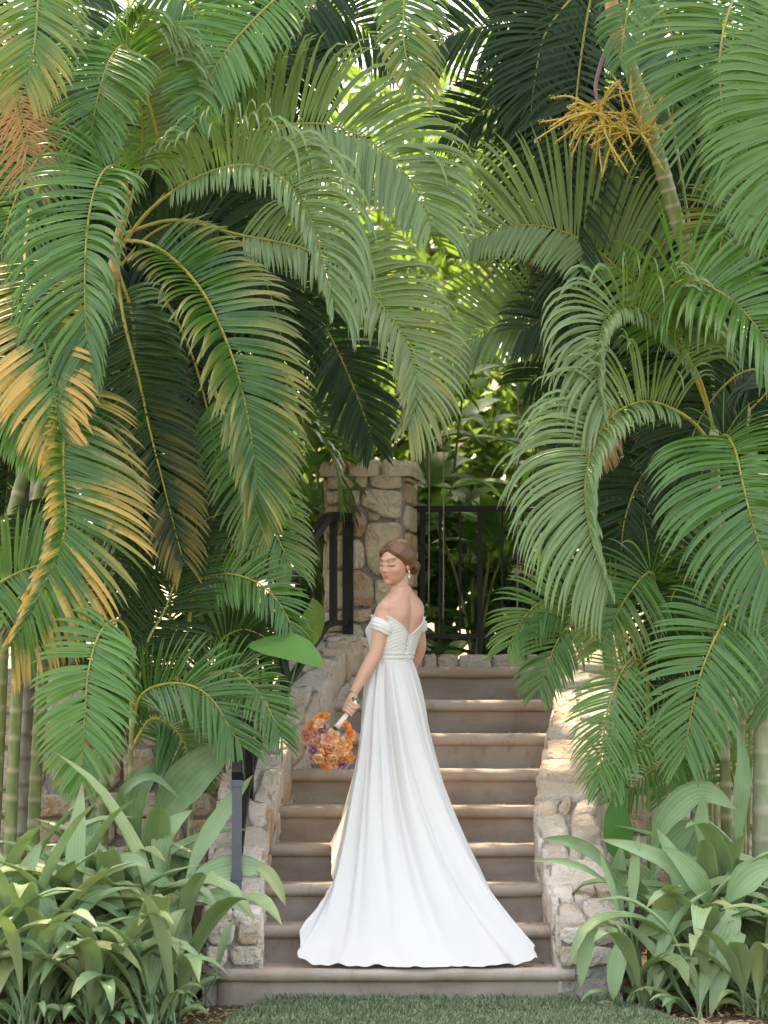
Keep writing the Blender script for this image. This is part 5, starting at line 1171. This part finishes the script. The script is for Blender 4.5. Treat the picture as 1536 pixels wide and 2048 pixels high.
# legs and feet under the gown
for s in (-1, 1):
    C = catmull([bw((s * .055, 0, .88)), bw((s * .07, .012, .50)), bw((s * .078, -.012, .30)), bw((s * .072, -.01, .09))], 30)
    body.tube(C, np.interp(np.linspace(0, 1, 30), [0, .1, .48, .6, .75, 1], [.058, .060, .048, .046, .050, .034]), 20)
    body.tube(catmull([bw((s * .072, -.035, .075)), bw((s * .074, .04, .06)), bw((s * .08, .13, .02)), bw((s * .082, .175, .016))], 14), np.interp(np.linspace(0, 1, 14), [0, .3, .8, 1], [.030, .033, .030, .012]), 14)
tmp = body.obj('body_raw', M['iron'], usecol=False)
rm = tmp.modifiers.new('r', 'REMESH'); rm.mode = 'VOXEL'; rm.voxel_size = .0032; rm.adaptivity = 0
sm = tmp.modifiers.new('s', 'SMOOTH'); sm.factor = .5; sm.iterations = 3
dg = bpy.context.evaluated_depsgraph_get(); me = bpy.data.meshes.new_from_object(tmp.evaluated_get(dg)); bpy.data.objects.remove(tmp)
n = len(me.vertices); co = np.zeros(n * 3); me.vertices.foreach_get('co', co); co = co.reshape(-1, 3)
hp = (co - HC) @ RH     # head frame
SK = np.array([.56, .315, .225]); col = np.tile(SK, (n, 1))
def blend(mask, c): col[:] = col * (1 - mask[:, None]) + np.array(c) * mask[:, None]
inh = (np.linalg.norm(hp - np.array([0, .01, -.01]), axis=1) < .16) & (hp[:, 1] > .03)
x, y, z = np.abs(hp[:, 0]), hp[:, 1], hp[:, 2]
g = lambda a, s: np.exp(-(a / s) ** 2)
blend(inh * .35 * g(x - .043, .018) * g(z + .028, .018), (.62, .22, .16))
lipz = -.0568 + .20 * x
blend(inh * (y > .07) * np.clip(1.35 - (x / .0235) ** 2 - ((z - lipz) / .0095) ** 2, 0, 1), (.50, .155, .135))
blend(inh * (y > .06) * np.clip(1.2 - (np.abs(z - lipz - .001) / .0016) - np.clip((x - .02) / .004, 0, 9), 0, 1) * .6, (.22, .06, .05))
bz = .0205 + .010 * np.sin(np.clip((x - .012) / .038, 0, 1) * 2.3)
blend(inh * (y > .035) * np.clip(1.5 - np.abs(z - bz) / .0032, 0, 1) * ((x > .012) & (x < .052)) * 1.0, (.085, .042, .026))
ez = -.0045 - .0022 * np.cos((x - .030) / .017 * 1.3)
blend(inh * (y > .035) * np.clip(1.7 - np.abs(z - ez) / .0030, 0, 1) * ((x > .0135) & (x < .050)) * .95, (.020, .012, .010))
blend(inh * (y > .035) * np.clip(1.2 - np.abs(z - ez - .009) / .005, 0, 1) * ((x > .014) & (x < .049)) * .35, (.30, .15, .11))
set_col(me, col); me.polygons.foreach_set('use_smooth', np.ones(len(me.polygons), bool))
def skin():
    s = NT('skin'); c, _, _, _ = s.col(); nz = s.noise(s.coords('Object'), 14, 3)
    n2 = s.noise(s.coords('Object'), 55, 4); c2 = s.mix(s.ramp(nz, .3, .7, 0, .35), c, (.60, .27, .19)); c2 = s.mix(s.ramp(n2, .5, .75, 0, .18), c2, (.45, .22, .15))
    return s.done(s.bsdf(c2, .42, .45, None, Subsurface_Weight=.12, Subsurface_Scale=.012))
M['skin'] = skin(); me.materials.clear(); me.materials.append(M['skin'])
me.transform(Matrix.Translation(tuple(-PO)))
bo = link_mesh('body', me, person)

# hair
def hair_mat():
    s = NT('brown hair'); _, r, g_, b = s.col()
    w = s.n('ShaderNodeTexNoise'); w.inputs['Scale'].default_value = 1.0; w.inputs['Detail'].default_value = 3
    cmb = s.n('ShaderNodeCombineXYZ'); s.l(s.math('MULTIPLY', r, 160.0), cmb.inputs[0]); s.l(s.math('MULTIPLY', g_, 2.0), cmb.inputs[1]); s.l(cmb.outputs[0], w.inputs['Vector'])
    c = s.mix(s.ramp(w.outputs['Fac'], .3, .7), (.070, .030, .013), (.190, .090, .036))
    return s.done(s.bsdf(c, .38, .5, s.bump(w.outputs['Fac'], .5, .002)))
M['hair'] = hair_mat()
HD = c0 + DIR * trace(DIR, c0, True)[..., None]
zl = np.interp(HD[..., 1], [-.12, -.045, -.012, .012, .04, .06, .078, .095], [-.084, -.082, -.036, -.010, .026, .052, .068, .078])
zl = zl - .010 * np.exp(-((np.abs(HD[..., 0]) - .04) / .02) ** 2) * (HD[..., 1] > .03)
m_ = sstep(HD[..., 2] - zl, -.006, .022)
part_ = np.exp(-(HD[..., 0] / .005) ** 2) * (HD[..., 1] > -.03) * (HD[..., 2] > .05)
puff = .012 * np.exp(-((np.abs(HD[..., 0]) - .06) / .03) ** 2) * np.exp(-((HD[..., 2] - .03) / .05) ** 2)
strand = np.arctan2(HD[..., 0], HD[..., 2] + .02) if False else np.arctan2(HD[..., 2] + .03, -HD[..., 1] + .14)
thk = -.004 + (.014 + puff) * m_ - .006 * part_ + .0003 * np.sin(strand * 140) * m_
HH = HD + DIR * thk[..., None]
keep = HD[..., 2] > zl - .008
Fh = grid_faces(150, 200, 0, True); kf = keep.reshape(-1)[Fh].all(1)
hc = np.stack([strand / 3 + .5, HD[..., 1] * 3 + .5, np.zeros(HD.shape[:2])], -1).reshape(-1, 3)
hair = mesh_obj('hair', hw(HH).reshape(-1, 3), Fh[kf], M['hair'], person, col=hc); hair['label'] = 'brown hair parted in the middle and gathered into a low bun'
tb = np.linspace(.05, np.pi - .05, 40); pb_ = np.linspace(0, 2 * np.pi, 60, endpoint=False)
TB, PB = np.meshgrid(tb, pb_, indexing='ij'); sp = np.sin(PB * 3 + TB * 5)
rb = 1 + .07 * sp
BV = np.stack([np.sin(TB) * np.cos(PB) * .043 * rb, -np.cos(TB) * .030 * rb, np.sin(TB) * np.sin(PB) * .041 * rb], -1) + np.array([-.004, -.124, -.030])
mesh_obj('bun', hw(BV).reshape(-1, 3), grid_faces(40, 60, 0, True), M['hair'], hair, col=np.stack([(PB / 6.28 * 3 + TB * .8) * .4, TB * .2, TB * 0], -1).reshape(-1, 3))
rs_ = np.random.default_rng(12); LS_ = Bag()
for i in range(46):
    a = rs_.uniform(0, 2 * np.pi); e = rs_.uniform(.15, 1.5); d0 = np.array([math.sin(e) * math.cos(a), math.sin(e) * math.sin(a), math.cos(e)])
    if d0[1] > .75: continue
    r0_ = float(trace(d0[None], c0, True)[0]); p0_ = c0 + d0 * (r0_ + .009); tdir = nrm(np.cross(d0, [1.0, 0, 0]) * (1 if d0[1] > -.4 else -1) + rs_.normal(0, .25, 3))
    LS_.tube(hw(np.array([p0_, p0_ - tdir * .016 + d0 * .004, p0_ - tdir * .034 + d0 * rs_.uniform(.002, .009), p0_ - tdir * .05 + d0 * rs_.uniform(-.002, .012)])), .0005, 4)
LS_.obj('loose_strands', M['hair'], hair, usecol=True)['kind'] = 'stuff'
# earring
M['pearl'] = simple('pearl', (.80, .74, .66), .2, .7)
B = Bag(); B.ball(hw((-.079, -.006, -.040)), .005, 10, 8); B.tube([hw((-.079, -.006, -.044)), hw((-.079, -.006, -.044)) - np.array([0, 0, .018])], .0016, 6); B.ball(hw((-.079, -.006, -.044)) - np.array([0, 0, .022]), (.0055, .0055, .008), 10, 8)
B.obj('earring', M['pearl'], person, smooth=True, usecol=False)

# gown
def cloth(name, base, tr=.25, rough=.75):
    s = NT(name); nz = s.noise(s.coords('Object'), 260, 2)
    p = s.bsdf(base, rough, .25, s.bump(nz, .08, .001), Sheen_Weight=.25)
    t = s.n('ShaderNodeBsdfTranslucent'); t.inputs[0].default_value = (*base, 1)
    mx = s.n('ShaderNodeMixShader'); mx.inputs[0].default_value = tr; s.l(p, mx.inputs[1]); s.l(t.outputs[0], mx.inputs[2]); return s.done(mx.outputs[0])
M['gown'] = cloth('white chiffon', (.645, .620, .605), .06); M['bodice'] = cloth('white ruched bodice', (.66, .64, .62), .04)
nv, nph = 46, 140
ph = np.linspace(0, 2 * np.pi, nph, endpoint=False); v = np.linspace(0, 1, nv)
xx = torso(np.full(nph, 1.3), ph)[:, 0]
zt = np.where(np.sin(ph) < 0, 1.237 + .100 * np.clip(np.abs(xx) / .125, 0, 1), 1.345 - .022 * np.exp(-(xx / .03) ** 2))
zt = np.where((np.sin(ph) < 0.0), np.minimum(zt, 1.338), zt)
Z = 1.085 + (zt - 1.085)[None] * v[:, None]; PHg = np.broadcast_to(ph[None], Z.shape)
X0 = torso(Z, PHg)[..., 0]
ruch = .0022 * np.sin((Z + .45 * np.abs(X0)) * 2 * np.pi / .019) * sstep(Z, 1.15, 1.18) + .003 * np.sin(Z * 2 * np.pi / .022) * (1 - sstep(Z, 1.15, 1.17))
edge = .004 * sstep(v, .93, 1)[:, None]
Vb = torso(Z, PHg, 0.0); Vo = torso(Z, PHg, .0075); Vo = Vo + (Vo - Vb) / .0075 * (ruch + edge)[..., None]
Vin = torso(Z[-1], ph, .001)[None]
mesh_obj('bodice', bw(np.concatenate([Vo, Vin])).reshape(-1, 3), grid_faces(nv + 1, nph, 0, True), M['bodice'], person)['label'] = 'ruched white bodice with a deep open back'
def sleeve(S_, E_, t0, t1, r, tilt):
    a = nrm(E_ - S_); Ls = np.linalg.norm(E_ - S_); u = nrm(np.cross(a, [0, 1.0, 0])); w_ = np.cross(a, u)
    tt = np.linspace(0, 1, 16); p_ = np.linspace(0, 2 * np.pi, 48, endpoint=False)
    R = r + .010 * np.sin(np.pi * tt) + .0018 * np.sin(tt * 22); R[0] -= .008; R[-1] -= .006
    V = []
    for i, t in enumerate(tt):
        c = S_ + a * Ls * (t0 + (t1 - t0) * t)
        V.append(c + R[i] * (np.cos(p_)[:, None] * u + np.sin(p_)[:, None] * w_) + a * (tilt * np.cos(p_ - .4))[:, None])
    mesh_obj('sleeve', np.vstack(V), grid_faces(16, 48, 0, True), M['bodice'], person)
sleeve(SL, EL, .26, .56, .048, .010); sleeve(SR, ER, .30, .58, .046, -.012)
for i in range(9):
    zb = 1.225 - i * .0155; p_ = torso(np.array([zb]), np.array([-math.pi / 2]), .012)[0]
    Bag().ball(bw(p_), .0052, 8, 6).obj('button', M['pearl'], person, smooth=True, usecol=False)

# skirt and train
def hz(px, py, Y): p = at(px, py, Y); return (*p, )
HEM = [((-.05, 1.28, .75), 105), ((-.25, 1.02, .745), 150), (hz(663, 1752, .72), 183), (hz(671, 1757, .66), 199), (hz(646, 1795, .45), 208), (hz(608, 1842, .23), 217), (hz(597, 1890, .11), 225), (hz(614, 1926, .045), 234),
       (hz(740, 1931, .02), 252), (hz(850, 1935, .012), 268), (hz(960, 1933, .015), 284), (hz(1072, 1922, .05), 300), (hz(1062, 1897, .13), 312), ((.60, .40, .385), 330), ((.48, .74, .565), 350), ((.33, 1.05, .75), 380), ((.15, 1.27, .75), 425), ((-.05, 1.28, .75), 465)]
H4 = catmull([(*p, a) for p, a in HEM], 400)
NT_, NP_ = 90, 420
thg = np.linspace(105, 465, NP_, endpoint=False)
hem = np.stack([np.interp(thg, H4[:, 3], H4[:, k]) for k in range(3)], 1)
wz = 1.105; wc = bw((0, 0, wz))
tr = np.radians(thg); wl = torso(np.full(NP_, wz), tr - YAW, .010); waist = bw(wl)
t = np.linspace(0, 1, NT_)
lf_ = np.interp(thg, [105, 170, 190, 203, 212, 232, 246, 260, 465], [0, .3, .3, .8, 1, 1, .5, 0, 0])[None, :]
a_ = ((1 - lf_) * (.50 * t + .50 * t ** 2.7)[:, None] + lf_ * (.55 * t + .45 * t ** 7)[:, None])[..., None]
fl = np.linalg.norm((hem - waist)[:, :2], axis=1)
P = waist[None] * (1 - a_) + hem[None] * a_; P[..., 2] = waist[None, :, 2] * (1 - t[:, None]) + hem[None, :, 2] * t[:, None]
# hips push the cloth out a little below the waist
rad = nrm((waist - wc) * np.array([1, 1, 0])); P += rad[None] * (.008 * np.sin(np.pi * np.clip(t * 3.2, 0, 1)) ** 1.2)[:, None, None]
q = tr[None]; tt = t[:, None]
def ridge(x, p=1.6): s = np.sin(x); return np.sign(s) * np.abs(s) ** p
fold = .60 * ridge(8 * q + .8 - 1.1 * tt, 1.3) + .42 * ridge(13 * q + 2.1 - 2.0 * tt, 1.3) + .20 * ridge(21 * q + .4 - 1.6 * tt + 1.2 * np.sin(3 * q)) + .07 * np.sin(34 * q + 1.0 + 2.4 * tt)
vary = (.60 + .28 * np.sin(3 * q + 1.2 + 2 * tt) + .22 * np.sin(5 * q + 4.0 - 3 * tt)) * np.interp(thg, [105, 150, 160, 200, 212, 465], [1, 1, .35, .35, 1, 1])[None]
amp = (.003 + .062 * np.interp(t, [0, .06, .25, .55, .85, 1], [0, .22, .55, .9, .95, .5]))[:, None] * vary
crease = lambda x: -np.clip(1 - np.abs(np.sin(x)) * 2.2, 0, 1) ** 1.5
fold = fold + .55 * crease(7.5 * q + .4 - 1.4 * tt) + .5 * crease(10.5 * q + 1.7 - 2.2 * tt) * sstep(tt, .1, .4) + .4 * crease(5.5 * q + 2.6 - 3.0 * tt) * sstep(tt, .3, .7)
out = nrm((hem - wc) * np.array([1, 1, 0])); P += out[None] * (fold * amp)[..., None]
P += out[None] * (sstep(tt, .78, 1.0) * (.020 * np.sin(7 * q + 1) + .012 * np.sin(16 * q + 2)) * np.interp(thg, [105, 150, 160, 204, 216, 465], [1, 1, 0, 0, 1, 1])[None])[..., None]
P[..., 2] += (.006 * np.sin(31 * q + 2) * sstep(tt, .9, 1.0)) + (.004 * np.sin(67 * q) * sstep(tt, .96, 1.0))
sz = stair_z(P[..., 0], P[..., 1]); P[..., 2] = np.maximum(P[..., 2], sz + .010)
skirt = mesh_obj('skirt', P.reshape(-1, 3), grid_faces(NT_, NP_, 0, True), M['gown'], person); skirt['label'] = 'flowing white skirt whose train falls down the lower steps'

# ---------------------------------------------------------------- bouquet
bq = thing('bouquet', HB, 'hand held bouquet of orange orchids, peach roses and purple flowers with a white wrapped handle', 'bouquet')
M['ribbon'] = simple('ivory ribbon', (.78, .72, .63), .5, .4, 200, .2); M['stemg'] = simple('flower stem', (.07, .16, .05), .5, .4, var=.3)
V, F = tube(catmull([HA - ax * .004, (HA + HB) / 2, HB - ax * .004], 12), np.interp(np.linspace(0, 1, 12), [0, .5, 1], [.013, .0125, .0165]), 16); mesh_obj('handle', V, F, M['ribbon'], bq)
rng = np.random.default_rng(77); BC = at(656, 1488, .56)
V = Bag()
for i in range(12):
    d = nrm(ax * 1.0 + rng.normal(0, .45, 3)); V.tube(catmull([HB - ax * .01 + rng.normal(0, .005, 3), HB + ax * .03 + d * .02, BC + rng.normal(0, .03, 3)], 8), .0026, 5)
V.obj('stems', M['stemg'], bq, usecol=False)
B = Bag()
for i in range(9): B.ball(HA - ax * .008 + rng.normal(0, .008, 3), .008, 6, 5)
B.obj('stem_ends', M['stemg'], bq, usecol=False)
def petal_mat(name, a, b):
    s = NT(name); _, r, g_, bb = s.col(); c = s.mix(r, b, a); p = s.bsdf(c, .55, .3)
    t_ = s.n('ShaderNodeBsdfTranslucent'); s.l(c, t_.inputs[0]); mx = s.n('ShaderNodeMixShader'); mx.inputs[0].default_value = .3; s.l(p, mx.inputs[1]); s.l(t_.outputs[0], mx.inputs[2]); return s.done(mx.outputs[0])
FM = {'orange': petal_mat('orange petal', (.88, .44, .10), (.80, .26, .04)), 'deep': petal_mat('burnt orange petal', (.85, .34, .10), (.70, .16, .05)), 'peach': petal_mat('peach petal', (.90, .62, .40), (.88, .46, .20)), 'pink': petal_mat('pink petal', (.88, .52, .44), (.80, .30, .22)), 'plum': petal_mat('plum petal', (.72, .5, .6), (.3, .05, .14))}
def petal(l, w, cup, az, el, S=6, Cn=5):
    u = np.linspace(0, 1, S); j = np.linspace(-1, 1, Cn); wd = w * np.sin(np.pi * np.clip(u * .82 + .14, 0, 1))
    e = el + cup * u; y = np.cumsum(np.cos(e)) * l / S; z = np.cumsum(np.sin(e)) * l / S
    V = np.stack([j[None] * wd[:, None] * .5, y[:, None] + 0 * j[None], z[:, None] + .25 * (j[None] ** 2) * wd[:, None]], -1).reshape(-1, 3)
    c = np.zeros((S, Cn, 3)); c[..., 0] = u[:, None]; return V @ rotz(az).T, grid_faces(S, Cn), c.reshape(-1, 3)
def flower_mesh(kind, m):
    B = Bag(); r = np.random.default_rng(hash(kind) % 97)
    if kind == 'orchid': spec = [(.034, .030, -.5, k * 2 * np.pi / 5 + .1, .55) for k in range(5)] + [(.016, .014, 1.2, k * 2.1, .9) for k in range(3)]
    else: spec = [(.030, .030, 1.1, k * 2 * np.pi / 6, .45) for k in range(6)] + [(.024, .026, 1.4, k * 2 * np.pi / 5 + .4, .75) for k in range(5)] + [(.018, .018, 1.5, k * 2 * np.pi / 4, 1.0) for k in range(4)]
    for l, w, cup, az, el in spec:
        V, F, c = petal(l, w, cup, az, el); B.v.append(V); B.f += [tuple(int(i) + B.n for i in f) for f in F]; B.n += len(V); B.c.append(c)
    me = bpy.data.meshes.new(kind); fill_mesh(me, np.vstack(B.v), B.f, True); set_col(me, np.vstack(B.c)); me.materials.append(FM[m]); return me
FMS = {(k, m): flower_mesh(k, m) for k in ('orchid', 'rose') for m in FM}
kinds = [('orchid', 'orange')] * 6 + [('orchid', 'deep')] * 6 + [('rose', 'peach')] * 6 + [('orchid', 'peach')] * 4 + [('orchid', 'pink')] * 4 + [('orchid', 'plum')] * 5 + [('rose', 'pink')] * 1 + [('orchid', 'orange')] * 5
spots_px = [(640, 1436, 'o'), (652, 1440, 'o'), (625, 1455, 'o'), (618, 1475, 'k'), (632, 1470, 'k'), (650, 1462, 'v'), (668, 1470, 'p'), (655, 1478, 'k'), (640, 1488, 'p'), (626, 1492, 'p'), (690, 1455, 'd'), (697, 1470, 'd'), (680, 1485, 'p'), (692, 1490, 'o'), (630, 1512, 'v'), (640, 1508, 'r'), (654, 1500, 'd'), (664, 1510, 'r'), (676, 1500, 'p'), (688, 1506, 'r'), (696, 1515, 'o'), (690, 1526, 'v'), (648, 1518, 'k'), (652, 1532, 'o'), (672, 1520, 'p'), (682, 1528, 'v'), (640, 1450, 'p'), (612, 1468, 'k'), (630, 1500, 'v'), (645, 1498, 'r'), (660, 1490, 'r'), (670, 1482, 'd'), (662, 1525, 'p'), (684, 1515, 'o')]
KM = {'o': ('orchid', 'orange'), 'd': ('orchid', 'deep'), 'k': ('orchid', 'pink'), 'v': ('orchid', 'plum'), 'p': ('orchid', 'peach'), 'r': ('rose', 'peach')}
for i, (fx, fy, k) in enumerate(spots_px):
    rr = math.hypot((fx - 656) / 45, (fy - 1488) / 52)
    p = at(fx, fy, .56 - .055 * math.sqrt(max(0, 1 - min(rr, 1) ** 2)) + rng.normal(0, .008))
    dirn = nrm((p - (BC - ax * .05)) * np.array([1, 1.2, 1]) + rng.normal(0, .02, 3) + np.array([0, -.03, 0]))
    o = bpy.data.objects.new(KM[k][0], FMS[KM[k]]); COL.objects.link(o); o.parent = bq; o.location = tuple(p - HB)
    o.rotation_euler = (Vector(dirn).to_track_quat('Z', 'Y') @ Matrix.Rotation(rng.uniform(0, 6.28), 3, 'Z').to_quaternion()).to_euler(); s_ = rng.uniform(1.1, 1.35) * (1.25 if k == 'r' else 1); o.scale = (s_, s_, s_)
lf = 0
for i in range(7):
    p = BC + rng.normal(0, .035, 3) + np.array([0, -.03, 0]); d = nrm(rng.normal(0, 1, 3)); leaf(bq, [p, p + d * .02, p + d * .045 + np.array([0, 0, -.006])], .014, 'strap', 'ovate', 0, (0, -1, .2), .4, cols=3, S=5, seed=i)
